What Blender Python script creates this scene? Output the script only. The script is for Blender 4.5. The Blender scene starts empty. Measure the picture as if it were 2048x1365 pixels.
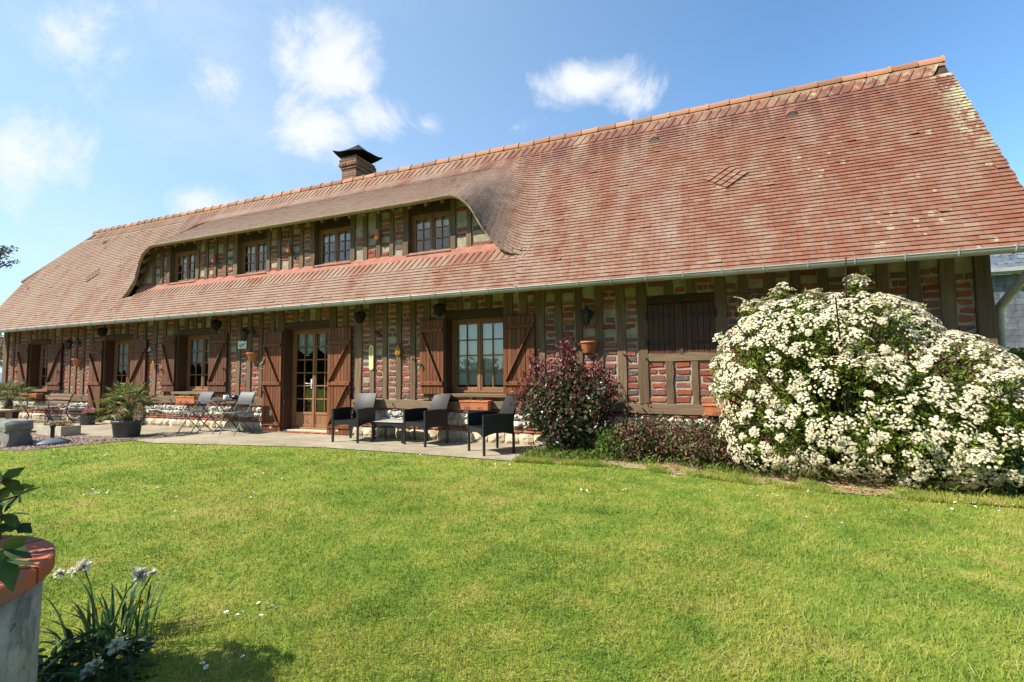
import bpy, math, random
import numpy as np
from mathutils import Matrix, Vector
R_ = math.radians
rng = np.random.default_rng(11)
random.seed(5)
SC = bpy.context.scene
COL = SC.collection

# ------------------------------------------------------------------ camera
YAW, PITCH, ROLL, FPX, CAMZ = 0.38571485, 0.06348939, -0.01099161, 940.0, 1.25
cam_d = bpy.data.cameras.new('camera'); cam = bpy.data.objects.new('camera', cam_d); COL.objects.link(cam)
F = Vector((-math.sin(YAW)*math.cos(PITCH), math.cos(YAW)*math.cos(PITCH), math.sin(PITCH)))
R0 = Vector((math.cos(YAW), math.sin(YAW), 0)); U0 = R0.cross(F)
RR = R0*math.cos(ROLL)+U0*math.sin(ROLL); UU = -R0*math.sin(ROLL)+U0*math.cos(ROLL)
m4 = Matrix((RR, UU, -F)).transposed().to_4x4(); m4.translation = (0, 0, CAMZ)
cam.matrix_world = m4
cam_d.sensor_width = 36.0; cam_d.lens = FPX/2048*36; cam_d.clip_end = 2000; cam_d.clip_start = 0.05
SC.camera = cam

# ------------------------------------------------------------------ sun and sky
SUN_EL, SUN_AZ = R_(44.3), R_(50)           # azimuth measured from the facade's outward normal towards the left
SD = Vector((-math.sin(SUN_AZ)*math.cos(SUN_EL), -math.cos(SUN_AZ)*math.cos(SUN_EL), math.sin(SUN_EL)))
sl = bpy.data.lights.new('sun', 'SUN'); sl.energy = 5.0; sl.angle = R_(0.53); sl.color = (1.0, 0.93, 0.80)
sun = bpy.data.objects.new('sun', sl); COL.objects.link(sun)
sun.rotation_euler = SD.to_track_quat('Z', 'Y').to_euler()
SC.view_settings.view_transform = 'Standard'; SC.view_settings.look = 'None'
SC.view_settings.exposure = 0.92; SC.view_settings.gamma = 1.0
SC.cycles.max_bounces = 6; SC.cycles.transparent_max_bounces = 12

class NT:
    """small node-building helper"""
    def __init__(s, tree): s.t = tree; s.t.nodes.clear()
    def n(s, typ, **kw):
        nd = s.t.nodes.new(typ)
        for k, v in kw.items(): setattr(nd, k, v)
        return nd
    def put(s, sock, v):
        if v is None: return
        if hasattr(v, 'is_output') or isinstance(v, bpy.types.NodeSocket): s.t.links.new(v, sock)
        else:
            if isinstance(v, tuple) and len(v) == 3 and sock.type == 'RGBA': v = (*v, 1)
            sock.default_value = v
    def math(s, op, a, b=None, c=None, clamp=False):
        nd = s.n('ShaderNodeMath', operation=op, use_clamp=clamp)
        s.put(nd.inputs[0], a); s.put(nd.inputs[1], b); s.put(nd.inputs[2], c); return nd.outputs[0]
    def vm(s, op, a, b=None):
        nd = s.n('ShaderNodeVectorMath', operation=op); s.put(nd.inputs[0], a); s.put(nd.inputs[1], b)
        return nd.outputs['Value'] if op in ('LENGTH', 'DISTANCE', 'DOT_PRODUCT') else nd.outputs[0]
    def mix(s, f, a, b, typ='MIX'):
        nd = s.n('ShaderNodeMix', data_type='RGBA', blend_type=typ)
        s.put(nd.inputs[0], f); s.put(nd.inputs[6], a); s.put(nd.inputs[7], b); return nd.outputs[2]
    def mr(s, v, a, b, c=0.0, d=1.0, smooth=True):
        nd = s.n('ShaderNodeMapRange', interpolation_type='SMOOTHSTEP' if smooth else 'LINEAR')
        for i, x in enumerate((v, a, b, c, d)): s.put(nd.inputs[i], x)
        return nd.outputs[0]
    def noise(s, vec, scale, detail=3.0, rough=0.55, dist=0.0):
        nd = s.n('ShaderNodeTexNoise'); s.put(nd.inputs['Vector'], vec); nd.inputs['Scale'].default_value = scale
        nd.inputs['Detail'].default_value = detail; nd.inputs['Roughness'].default_value = rough
        nd.inputs['Distortion'].default_value = dist
        return nd.outputs['Fac']
    def attr(s, name): return s.n('ShaderNodeAttribute', attribute_name=name).outputs['Fac']
    def pos(s): return s.n('ShaderNodeTexCoord').outputs['Object']
    def sep(s, v):
        nd = s.n('ShaderNodeSeparateXYZ'); s.put(nd.inputs[0], v); return nd.outputs
    def scale(s, v, xyz): return s.vm('MULTIPLY', v, xyz)
    def bump(s, h, strength, dist=0.01):
        nd = s.n('ShaderNodeBump'); s.put(nd.inputs['Height'], h); nd.inputs['Strength'].default_value = strength
        nd.inputs['Distance'].default_value = dist; return nd.outputs[0]
    def bsdf(s, col, rough=0.8, bump=None, spec=0.3, metal=0.0):
        nd = s.n('ShaderNodeBsdfPrincipled'); s.put(nd.inputs['Base Color'], col); s.put(nd.inputs['Roughness'], rough)
        nd.inputs['Specular IOR Level'].default_value = spec; nd.inputs['Metallic'].default_value = metal
        if bump is not None: s.put(nd.inputs['Normal'], bump)
        return nd.outputs[0]
    def out(s, sh): o = s.n('ShaderNodeOutputMaterial'); s.t.links.new(sh, o.inputs[0])

world = bpy.data.worlds.new('World'); SC.world = world; world.use_nodes = True
w = NT(world.node_tree)
sky = w.n('ShaderNodeTexSky', sky_type='NISHITA'); sky.sun_disc = False
sky.sun_elevation = SUN_EL; sky.sun_rotation = math.atan2(SD.x, SD.y)
sky.air_density = 1.0; sky.dust_density = 0.6; sky.ozone_density = 1.2
dirv = w.vm('NORMALIZE', w.n('ShaderNodeTexCoord').outputs['Generated'])
# clouds: soft fbm banks round a few directions of the sky (direction, radius, flattening, density)
CL = [((-.577,.615,.536),.12,1.1,1.0), ((-.545,.69,.476),.11,1.7,.9), ((-.631,.638,.441),.10,1.0,.9), ((-.185,.826,.530),.14,2.9,1.0), ((-.10,.855,.508),.10,2.0,.85),
      ((-.809,.342,.478),.15,1.1,.62), ((-.900,.330,.302),.13,1.1,.9), ((-.722,.495,.483),.085,1.0,.75), ((-.795,.53,.295),.075,1.6,.85), ((-.322,.821,.471),.12,2.6,.5),
      ((-.473,.745,.470),.075,2.0,.75), ((-.73,.415,.544),.08,2.0,.5), ((-.60,.60,.62),.12,1.4,.45), ((-.50,-.82,.29),.40,1.6,1.0), ((-.78,-.58,.24),.30,1.4,1.0)]  # last two clouds are unseen, added to brighten the dormer panes by reflection
wn = w.noise(dirv, 6.0, 10.0, 0.68, 0.5); wn2 = w.noise(w.scale(dirv, (1, 1, 2.2)), 3.0, 6.0, 0.6)
tot = None
for c, r, fl, den in CL:
    d = w.scale(w.vm('SUBTRACT', dirv, c), (1, 1, fl)); ln = w.vm('LENGTH', d)
    f = w.mr(ln, r*1.35, 0.0, 0.0, den, smooth=False)
    tot = f if tot is None else w.math('MAXIMUM', tot, f)
cm = w.mr(w.math('ADD', tot, w.math('MULTIPLY', w.math('SUBTRACT', wn, 0.5), 1.7)), 0.36, 0.98, 0.0, 0.96)
cm = w.math('MULTIPLY', cm, w.mr(tot, 0.0, 0.15))
veil = w.math('MULTIPLY', w.mr(wn2, 0.42, 0.75), w.mr(w.sep(dirv)[0], -0.2, -0.9, 0.0, 0.30))
cm = w.math('MAXIMUM', cm, veil)
SKYS = 0.108
skyc = w.mix(1.0, sky.outputs[0], (SKYS*0.86, SKYS*1.15, SKYS*1.30), 'MULTIPLY')
skyc = w.mix(w.mr(w.sep(dirv)[0], .15, -1.0, 0.0, .60, smooth=False), skyc, (.335, .445, .535))
cc = w.mix(cm, skyc, (0.52, 0.54, 0.565))
bg = w.n('ShaderNodeBackground'); w.put(bg.inputs[0], cc); bg.inputs[1].default_value = 1.0
wo = w.n('ShaderNodeOutputWorld'); w.t.links.new(bg.outputs[0], wo.inputs[0])

# ------------------------------------------------------------------ materials
MATS = {}
def mat(name, c1, c2=None, scale=6.0, rough=0.8, rnd=0.0, bump=0.0, bscale=None, spec=0.3, stretch=(1, 1, 1), metal=0.0, transl=0.0, lo=0.35, hi=0.65):
    m = bpy.data.materials.new(name); m.use_nodes = True; t = NT(m.node_tree)
    p = t.scale(t.pos(), stretch)
    c2 = c2 or tuple(x*0.8 for x in c1)
    nz = t.noise(p, scale, 5.0)
    col = t.mix(t.mr(nz, lo, hi), c1, c2)
    if rnd:
        v = t.math('MULTIPLY_ADD', t.attr('rnd'), 2*rnd, 1-rnd)
        h = t.n('ShaderNodeHueSaturation'); t.put(h.inputs['Value'], v); t.put(h.inputs['Color'], col); col = h.outputs[0]
    b = t.bump(t.noise(p, bscale or scale*6, 4.0), bump, 0.01) if bump else None
    sh = t.bsdf(col, rough, b, spec, metal)
    if transl:
        tr = t.n('ShaderNodeBsdfTranslucent'); t.put(tr.inputs[0], col)
        mx = t.n('ShaderNodeMixShader'); mx.inputs[0].default_value = transl
        t.t.links.new(sh, mx.inputs[1]); t.t.links.new(tr.outputs[0], mx.inputs[2]); sh = mx.outputs[0]
    t.out(sh); MATS[name] = m; return m

def ramp(t, f, stops, const=False):
    nd = t.n('ShaderNodeValToRGB'); cr = nd.color_ramp
    if const: cr.interpolation = 'CONSTANT'
    while len(cr.elements) < len(stops): cr.elements.new(0.5)
    for e, (p, c) in zip(cr.elements, stops): e.position = p; e.color = (*c, 1)
    t.put(nd.inputs[0], f); return nd.outputs[0]

def mat_tile():
    m = bpy.data.materials.new('clay_roof_tile'); m.use_nodes = True; t = NT(m.node_tree)
    p = t.pos(); x, y, z = t.sep(p); r = t.attr('rnd')
    base = ramp(t, r, [(0, (.180, .062, .036)), (.3, (.205, .078, .046)), (.6, (.225, .095, .058)), (.85, (.215, .105, .070)), (1, (.26, .125, .080))])
    grey = t.noise(t.scale(p, (1.3, .42, .42)), 1.7, 6, .7)
    gsh = t.mr(x, -8.0, 3.4, .15, -.08, smooth=False)
    gm = t.mr(t.math('ADD', t.math('ADD', grey, gsh), t.math('MULTIPLY', t.math('SUBTRACT', r, .5), .12)), .34, .74)
    col = t.mix(t.math('MULTIPLY', gm, .78), base, (.305, .235, .178))
    # dark algae running down from the ridge
    st = t.noise(t.scale(p, (3.2, .5, .5)), 1.6, 5, .65)
    top = t.mr(z, 4.75, 5.8)
    dk = t.math('MULTIPLY', t.mr(st, .44, .57), top)
    dk = t.math('MULTIPLY', dk, t.mr(x, -7, -2.0, .25, .9))
    col = t.mix(dk, col, (.13, .05, .04))
    # black algae in the hollow of the swept dormer
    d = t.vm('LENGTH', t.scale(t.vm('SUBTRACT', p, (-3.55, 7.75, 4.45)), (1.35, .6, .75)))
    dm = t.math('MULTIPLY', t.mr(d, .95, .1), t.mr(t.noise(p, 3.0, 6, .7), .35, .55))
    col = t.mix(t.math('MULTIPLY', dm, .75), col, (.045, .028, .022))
    # whole dormer slope browner and dustier
    db = t.math('MULTIPLY', t.mr(t.math('SUBTRACT', z, t.math('MULTIPLY_ADD', y, 1.632, -8.886)), .15, .5), .50)
    col = t.mix(db, col, t.mix(t.mr(t.noise(t.scale(p, (2.5, 6, 6)), 3.0, 6, .7), .35, .65), (.37, .285, .225), (.24, .175, .13)))
    # lichen: pale crust along the right verge, round spots elsewhere
    ln = t.noise(t.scale(p, (1, .7, .7)), 4.5, 6, .7)
    edge = t.math('MULTIPLY', t.mr(t.math('SUBTRACT', x, t.math('MULTIPLY', ln, 1.5)), 2.42, 2.85), t.mr(z, 3.8, 4.6))
    lm = t.math('MULTIPLY', t.mr(ln, .46, .53), edge)
    vor = t.n('ShaderNodeTexVoronoi'); t.put(vor.inputs['Vector'], t.scale(p, (1, .85, .85))); vor.inputs['Scale'].default_value = 5.5
    vor.inputs['Randomness'].default_value = 1.0
    szs = t.math('MULTIPLY', t.mr(x, -4, 4, .0, .30), t.mr(t.noise(p, 1.3, 3), .45, .62))
    sp = t.mr(t.math('ADD', vor.outputs['Distance'], t.math('MULTIPLY', ln, .12)), t.math('ADD', szs, .02), szs)
    fine = t.noise(p, 40, 4, .7)
    sp = t.math('MULTIPLY', t.math('MULTIPLY', sp, t.mr(fine, .4, .5)), .75)
    tp = t.math('MULTIPLY', t.math('MULTIPLY', t.mr(z, 5.6, 5.95), t.mr(ln, .5, .56)), t.mr(x, 0, 3.4, .0, .6))
    lm = t.math('MAXIMUM', t.math('MAXIMUM', lm, sp), tp)
    lm = t.math('MULTIPLY', lm, t.mr(fine, .33, .45, .25, 1))
    col = t.mix(lm, col, (.44, .43, .275))
    fn = t.noise(p, 60, 3); col = t.mix(t.mr(fn, .3, .7, .0, .35), col, (.19, .10, .075))
    t.out(t.bsdf(col, .85, t.bump(fn, .5, .006), .2)); return m

def mat_brick():
    m = bpy.data.materials.new('handmade_brick'); m.use_nodes = True; t = NT(m.node_tree)
    p = t.pos(); r = t.attr('rnd')
    c = ramp(t, r, [(0, (.20, .056, .038)), (.3, (.255, .070, .046)), (.55, (.305, .096, .060)), (.78, (.36, .130, .082)), (.86, (.16, .085, .08)), (1, (.11, .098, .095))])
    n = t.noise(p, 45, 4, .7)
    c = t.mix(t.mr(n, .45, .75, 0, .5), c, (.20, .06, .05)); c = t.mix(t.mr(t.noise(p, 13, 4), .62, .74, 0, .6), c, (.45, .37, .30))
    t.out(t.bsdf(c, .9, t.bump(n, .7, .01), .15)); return m

def mat_timber(name, c1, c2, grain=(14, 14, 1.2), rnd=.18, rough=.85, spec=.2):
    m = bpy.data.materials.new(name); m.use_nodes = True; t = NT(m.node_tree)
    p = t.pos(); g = t.noise(t.scale(p, grain), 2.2, 5, .6, .4)
    big = t.noise(p, 1.7, 3)
    c = t.mix(t.mr(g, .3, .7), c1, c2); c = t.mix(t.mr(big, .35, .7, 0, .35), c, tuple(x*.62 for x in c1))
    v = t.math('MULTIPLY_ADD', t.attr('rnd'), 2*rnd, 1-rnd)
    h = t.n('ShaderNodeHueSaturation'); t.put(h.inputs['Value'], v); t.put(h.inputs['Color'], c)
    t.out(t.bsdf(h.outputs[0], rough, t.bump(g, .45, .006), spec)); return m

def mat_glass(name='window_glass', tint=(.9, .95, .95)):
    m = bpy.data.materials.new(name); m.use_nodes = True; t = NT(m.node_tree)
    tr = t.n('ShaderNodeBsdfTransparent'); tr.inputs[0].default_value = (*tint, 1)
    gl = t.n('ShaderNodeBsdfGlossy'); gl.inputs['Roughness'].default_value = .02
    b = t.bump(t.noise(t.pos(), 3.5, 2), .12, .02); t.put(gl.inputs['Normal'], b)
    fr = t.n('ShaderNodeFresnel'); fr.inputs[0].default_value = 1.5
    f = t.math('MULTIPLY_ADD', fr.outputs[0], 1.3, .08, clamp=True)
    mx = t.n('ShaderNodeMixShader'); t.put(mx.inputs[0], f); t.t.links.new(tr.outputs[0], mx.inputs[1]); t.t.links.new(gl.outputs[0], mx.inputs[2])
    t.out(mx.outputs[0]); return m

def mat_ground(name, stops, scale, fine=60, bump=.6, rough=.95):
    m = bpy.data.materials.new(name); m.use_nodes = True; t = NT(m.node_tree)
    p = t.pos(); a = t.noise(p, scale, 6, .6); b = t.noise(p, fine, 4, .7)
    f = t.math('ADD', t.math('MULTIPLY', a, .55), t.math('MULTIPLY', b, .45))
    t.out(t.bsdf(ramp(t, f, stops), rough, t.bump(b, bump, .012), .1)); return m

def mat_lawn(name, blade):
    m = bpy.data.materials.new(name); m.use_nodes = True; t = NT(m.node_tree)
    p = t.n('ShaderNodeNewGeometry').outputs['Position']; a = t.noise(p, .55, 5, .6); b = t.noise(p, 3.4, 6, .7)
    k = t.mr(t.math('MULTIPLY_ADD', b, .75, t.math('MULTIPLY', a, .55)), .42, .84)
    c = ramp(t, k, [(0, (.130, .245, .036)), (.45, (.258, .345, .054)), (.8, (.385, .40, .080)), (1, (.48, .43, .135))])
    if blade:
        r = t.attr('rnd'); c = t.mix(t.mr(r, .80, .95, 0, .8), c, (.40, .36, .13)); c = t.mix(t.mr(r, .30, .0, 0, .55), c, (.05, .12, .01))
        d = t.bsdf(c, .55, None, .25)
        tr = t.n('ShaderNodeBsdfTranslucent'); t.put(tr.inputs[0], c)
        mx = t.n('ShaderNodeMixShader'); mx.inputs[0].default_value = .42
        t.t.links.new(d, mx.inputs[1]); t.t.links.new(tr.outputs[0], mx.inputs[2]); t.out(mx.outputs[0])
    else:
        c = t.mix(.45, c, (.07, .10, .012)); n = t.noise(p, 70, 4, .7)
        t.out(t.bsdf(c, .95, t.bump(n, .8, .02), .05))
    return m

M_TILE = mat_tile(); M_BRICK = mat_brick(); M_GLASS = mat_glass()
M_MORTAR = mat('lime_mortar', (.40, .345, .26), (.28, .245, .185), 9, .95, bump=.6, bscale=70, spec=.1)
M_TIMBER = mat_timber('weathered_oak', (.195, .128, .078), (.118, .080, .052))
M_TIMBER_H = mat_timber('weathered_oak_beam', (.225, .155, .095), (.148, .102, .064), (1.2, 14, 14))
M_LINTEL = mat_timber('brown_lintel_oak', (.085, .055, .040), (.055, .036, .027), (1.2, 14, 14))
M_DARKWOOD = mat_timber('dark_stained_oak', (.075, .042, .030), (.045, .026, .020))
M_SHUT = mat_timber('red_brown_varnished_board', (.200, .066, .022), (.125, .040, .014), (16, 16, 1.0), .22, .6, .35)
M_HATCH = mat_timber('dark_hatch_board', (.105, .048, .028), (.065, .030, .020), (16, 16, 1.0), .2, .65, .3)
M_SHUT2 = mat_timber('worn_brown_board', (.155, .066, .036), (.100, .043, .024), (16, 16, 1.0), .22, .75, .25)
M_JOIN = mat_timber('varnished_joinery', (.31, .155, .07), (.205, .10, .045), (12, 12, 1.2), .1, .5, .4)
M_CURT = mat('white_net_curtain', (.90, .91, .92), (.85, .86, .87), 30, .9, transl=.2, spec=.05)
M_ZINC = mat('zinc', (.38, .40, .385), (.30, .32, .31), 3, .5, bump=.15, spec=.5, metal=.2)
M_IRON = mat('black_iron', (.018, .018, .02), (.03, .028, .028), 20, .55, spec=.4)
M_FLINT = mat('white_flint', (.60, .57, .50), (.40, .38, .34), 10, .8, rnd=.25, bump=.7, bscale=40)
M_BLOCK = mat('cream_stone_block', (.56, .48, .34), (.45, .37, .26), 6, .9, rnd=.15, bump=.5, bscale=35)
M_TERRA = mat('terracotta', (.50, .17, .07), (.40, .13, .055), 7, .75, rnd=.1, bump=.2, bscale=60)
def mat_terrace():
    m = bpy.data.materials.new('terrace_concrete'); m.use_nodes = True; t = NT(m.node_tree); p = t.pos(); a = t.noise(p, .9, 7, .68, .4); b = t.noise(p, 50, 4, .7)
    c = ramp(t, t.math('ADD', t.math('MULTIPLY', a, .7), t.math('MULTIPLY', b, .3)), [(.32, (.20, .165, .115)), (.5, (.32, .272, .195)), (.66, (.40, .35, .262))])
    st = t.mr(t.noise(t.scale(p, (1, 2.2, 1)), 2.6, 6, .72), .56, .66, 0, .6); c = t.mix(st, c, (.15, .125, .088))
    x, y, z = t.sep(p); j = t.mr(t.math('PINGPONG', t.math('ADD', x, t.math('MULTIPLY', t.noise(p, 4, 3), .03)), 1.15), .012, .004); j2 = t.mr(t.math('ABSOLUTE', t.math('ADD', y, t.math('MULTIPLY_ADD', t.noise(p, 3, 3), .03, -6.78))), .012, .004)
    c = t.mix(t.math('MULTIPLY', t.math('MAXIMUM', j, j2), .75), c, (.11, .095, .06)); t.out(t.bsdf(c, .93, t.bump(b, .4, .01), .1)); return m
M_CONC = mat_terrace()
M_GRAVEL = mat_ground('pink_gravel', [(.30, (.13, .085, .065)), (.47, (.27, .185, .15)), (.6, (.38, .29, .24)), (.75, (.50, .43, .36))], 2.0, 55, 1.0)
M_SOIL = mat_ground('dry_bed_soil', [(.32, (.19, .135, .07)), (.5, (.31, .24, .135)), (.7, (.45, .37, .23))], 1.7, 50, .9)
M_LAWN = mat_lawn('lawn_turf', False); M_BLADE = mat_lawn('grass_blade', True)
M_RATTAN = mat('black_woven_rattan', (.022, .022, .024), (.035, .035, .038), 30, .42, rnd=.35, spec=.5)
M_BLKMET = mat('black_painted_metal', (.012, .012, .013), (.02, .02, .02), 10, .4, spec=.5)
M_GREYMET = mat('graphite_painted_metal', (.075, .077, .082), (.06, .062, .066), 10, .42, spec=.5)
M_PLASTIC = mat('slate_grey_plastic', (.075, .095, .10), (.06, .075, .082), 4, .5, rnd=.05, spec=.45)
M_STONE = mat('weathered_grey_stone', (.26, .26, .235), (.15, .145, .125), 4, .9, bump=.9, bscale=14)
M_INT = mat('dark_interior', (.09, .075, .06), rough=.95)
M_WHITE = mat('white_enamel', (.72, .73, .73), (.66, .67, .68), 5, .4, spec=.5)
M_SLATE = mat('slate', (.13, .145, .165), (.085, .095, .115), 5, .6, rnd=.25, bump=.2, spec=.4)

# ------------------------------------------------------------------ mesh builder
class MB:
    def __init__(s): s.V = []; s.Fq = []; s.nv = 0; s.info = []
    def add(s, V, Fs, mi=0, rnd=None, smooth=False):
        V = np.asarray(V, float).reshape(-1, 3); s.V.append(V)
        if isinstance(Fs, np.ndarray):
            k = len(Fs); rr = rnd if isinstance(rnd, np.ndarray) else np.full(k, random.random() if rnd is None else rnd)
            s.Fq.append((Fs+s.nv, rr, mi, smooth))
        else:
            by = {}
            for f in Fs: by.setdefault(len(f), []).append(f)
            r0 = random.random() if rnd is None else rnd
            for fs in by.values(): s.Fq.append((np.array(fs)+s.nv, np.full(len(fs), r0), mi, smooth))
        s.nv += len(V); return s
    def box(s, x0, x1, y0, y1, z0, z1, mi=0, rnd=None):
        V = [(x, y, z) for z in (z0, z1) for y in (y0, y1) for x in (x0, x1)]
        return s.add(V, [(0, 2, 3, 1), (4, 5, 7, 6), (0, 1, 5, 4), (2, 6, 7, 3), (0, 4, 6, 2), (1, 3, 7, 5)], mi, rnd)
    def bar(s, a, b, wx, wy, up=(0, 0, 1), mi=0, rnd=None):
        a, b, up = Vector(a), Vector(b), Vector(up); d = (b-a).normalized(); sx = d.cross(up)
        if sx.length < 1e-4: sx = d.cross(Vector((1, 0, 0)))
        sx.normalize(); sy = sx.cross(d); V = []
        for p in (a, b):
            for i, j in ((-1, -1), (1, -1), (1, 1), (-1, 1)): V.append(p+sx*(i*wx/2)+sy*(j*wy/2))
        return s.add(V, [(3, 2, 1, 0), (4, 5, 6, 7), (0, 1, 5, 4), (1, 2, 6, 5), (2, 3, 7, 6), (3, 0, 4, 7)], mi, rnd)
    def tube(s, pts, r, n=8, mi=0, rnd=None, caps=True):
        P = [Vector(p) for p in pts]; rs = r if isinstance(r, (list, tuple)) else [r]*len(P); V = []; prev = None
        for i, p in enumerate(P):
            d = (P[min(i+1, len(P)-1)]-P[max(i-1, 0)]).normalized()
            a = prev if prev else (Vector((0, 0, 1)) if abs(d.z) < .9 else Vector((1, 0, 0)))
            u = (a-d*a.dot(d)).normalized(); v = d.cross(u); prev = u
            for k in range(n):
                t = 2*math.pi*k/n; V.append(p+(u*math.cos(t)+v*math.sin(t))*rs[i])
        Fs = [(i*n+k, i*n+(k+1) % n, (i+1)*n+(k+1) % n, (i+1)*n+k) for i in range(len(P)-1) for k in range(n)]
        s.add(V, Fs, mi, rnd, True)
        if caps: s.add(V[:n][::-1]+V[-n:], [tuple(range(n)), tuple(range(n, 2*n))], mi, rnd)
        return s
    def lathe(s, prof, c=(0, 0, 0), n=24, mi=0, rnd=None, a0=0, a1=2*math.pi, smooth=True, sy=1.0):
        full = abs(a1-a0-2*math.pi) < 1e-6; k = n if full else n+1; V = []
        for r, z in prof:
            for i in range(k):
                t = a0+(a1-a0)*i/n; V.append((c[0]+r*math.cos(t), c[1]+sy*r*math.sin(t), c[2]+z))
        Fs = [(j*k+i, j*k+(i+1) % k, (j+1)*k+(i+1) % k, (j+1)*k+i) for j in range(len(prof)-1) for i in range(n)]
        return s.add(V, Fs, mi, rnd, smooth)
    def grid(s, P, mi=0, rnd=None, smooth=True):
        P = np.asarray(P, float); a, b = P.shape[:2]; i = np.arange(a*b).reshape(a, b)
        Fs = np.stack([i[:-1, :-1], i[:-1, 1:], i[1:, 1:], i[1:, :-1]], -1).reshape(-1, 4)
        return s.add(P.reshape(-1, 3), Fs, mi, rnd, smooth)
    def stone(s, x0, x1, z0, z1, y, depth, mi=0, jit=.008, rnd=None):
        """rounded irregular block showing on the facade (faces -Y)"""
        u = np.linspace(0, 1, 4); X = x0+(x1-x0)*u; Z = z0+(z1-z0)*u; P = np.zeros((4, 4, 3))
        e = np.array([0, 1, 1, 0.]); b = (e[:, None]*e[None, :])
        P[..., 0] = X[None, :]; P[..., 2] = Z[:, None]; P[..., 1] = y-depth*(b*.55+.45*np.maximum(e[:, None], e[None, :])*1.0)
        P[0, 0, 1] = P[0, 3, 1] = P[3, 0, 1] = P[3, 3, 1] = y
        P += rng.normal(0, jit, P.shape); return s.grid(P, mi, random.random() if rnd is None else rnd, False)
    def build(s, name, mats, parent=None, bev=0.0, world=True):
        me = bpy.data.meshes.new(name); V = np.concatenate(s.V).astype(np.float32)
        me.vertices.add(len(V)); me.vertices.foreach_set('co', V.ravel())
        loops = np.concatenate([f.ravel() for f, *_ in s.Fq]); tot = np.concatenate([np.full(len(f), f.shape[1]) for f, *_ in s.Fq])
        me.loops.add(len(loops)); me.loops.foreach_set('vertex_index', loops.astype(np.int32))
        me.polygons.add(len(tot)); st = np.concatenate([[0], np.cumsum(tot)[:-1]])
        me.polygons.foreach_set('loop_start', st.astype(np.int32))
        me.polygons.foreach_set('loop_total', tot.astype(np.int32))
        me.polygons.foreach_set('material_index', np.concatenate([np.full(len(f), mi) for f, r, mi, sm in s.Fq]).astype(np.int32))
        me.polygons.foreach_set('use_smooth', np.concatenate([np.full(len(f), sm) for f, r, mi, sm in s.Fq]))
        at = me.attributes.new('rnd', 'FLOAT', 'FACE'); at.data.foreach_set('value', np.concatenate([r for f, r, *_ in s.Fq]).astype(np.float32))
        for m in (mats if isinstance(mats, (list, tuple)) else [mats]): me.materials.append(m)
        me.update(calc_edges=True); me.validate()
        o = bpy.data.objects.new(name, me); COL.objects.link(o)
        if parent:
            o.parent = parent
            if world: o.matrix_parent_inverse = root_inv(parent)
        if bev:
            b = o.modifiers.new('bevel', 'BEVEL'); b.width = bev; b.segments = 1; b.limit_method = 'ANGLE'; b.angle_limit = R_(50)
        return o
def root_inv(o):
    """inverse of an Empty's placement, so that its parts can be given in world coordinates"""
    return Matrix.Translation(-o.location) if o.type == 'EMPTY' else Matrix.Identity(4)
def tag(o, label=None, cat=None, group=None, kind=None):
    for k, v in (('label', label), ('category', cat), ('group', group), ('kind', kind)):
        if v: o[k] = v
    return o
def thing(name, label, cat, loc=(0, 0, 0), group=None, rz=0.0):
    o = bpy.data.objects.new(name, None); COL.objects.link(o); o.location = loc; o.rotation_euler = (0, 0, rz); o.empty_display_size = .2
    return tag(o, label, cat, group)
def copy_thing(o, loc, rz=0.0, label=None):
    def cp(a, par):
        c = a.copy(); COL.objects.link(c)
        if par: c.parent = par
        for ch in list(a.children): cp(ch, c)
        return c
    c = cp(o, None); c.location = loc; c.rotation_euler = (0, 0, rz)
    if label: c['label'] = label
    return c

def unit(a): return a/np.maximum(np.linalg.norm(a, axis=-1, keepdims=True), 1e-9)
def leaves(mb, C, D, L, W, mi=0, rnd=None, fold=.15, droop=0.0):
    """one rhombic folded leaf per row"""
    n = len(C); D = unit(D); S = unit(np.cross(D, rng.normal(size=(n, 3)))); N = np.cross(S, D)
    L = np.broadcast_to(np.asarray(L, float), (n,))[:, None]; W = np.broadcast_to(np.asarray(W, float), (n,))[:, None]
    mid = C+D*L*.5
    tip = C+D*L; tip[:, 2] -= droop*L[:, 0]
    V = np.stack([C, mid+S*W*.5+N*L*fold, tip, mid-S*W*.5+N*L*fold], 1).reshape(-1, 3)
    Fs = np.arange(4*n).reshape(n, 4); mb.add(V, Fs, mi, rng.random(n) if rnd is None else rnd)
def fine_leaves(mb, C, D, L, W, mi=0, fold=.10, droop=.15, tooth=.0):
    """pointed oval leaves with a midrib, for plants close to the lens"""
    n = len(C); D = unit(D); S = unit(np.cross(D, rng.normal(size=(n, 3)))); N = np.cross(S, D); L = np.broadcast_to(np.asarray(L, float), (n,))[:, None]; W = np.broadcast_to(np.asarray(W, float), (n,))[:, None]
    us = np.array([0, .12, .3, .5, .7, .86, 1.0]); ws = np.array([.04, .62, .98, 1.0, .72, .36, .0]); rows = []
    for i, (u, w_) in enumerate(zip(us, ws)):
        m = C+D*L*u; m[:, 2] -= droop*L[:, 0]*u*u; k = 1+(tooth if i % 2 else -tooth); rows.append(np.stack([m-S*W*.5*w_*k+N*L*fold*w_, m, m+S*W*.5*w_*k+N*L*fold*w_], 1))
    V = np.stack(rows, 1).reshape(n, -1, 3); base = (np.arange(n)*21)[:, None]; f = []
    for i in range(6): f += [[3*i, 3*i+1, 3*i+4, 3*i+3], [3*i+1, 3*i+2, 3*i+5, 3*i+4]]
    Fs = (base[:, :, None]+np.array(f)[None]).reshape(-1, 4); mb.add(V.reshape(-1, 3), Fs, mi, np.repeat(rng.random(n), 12), True)
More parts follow.
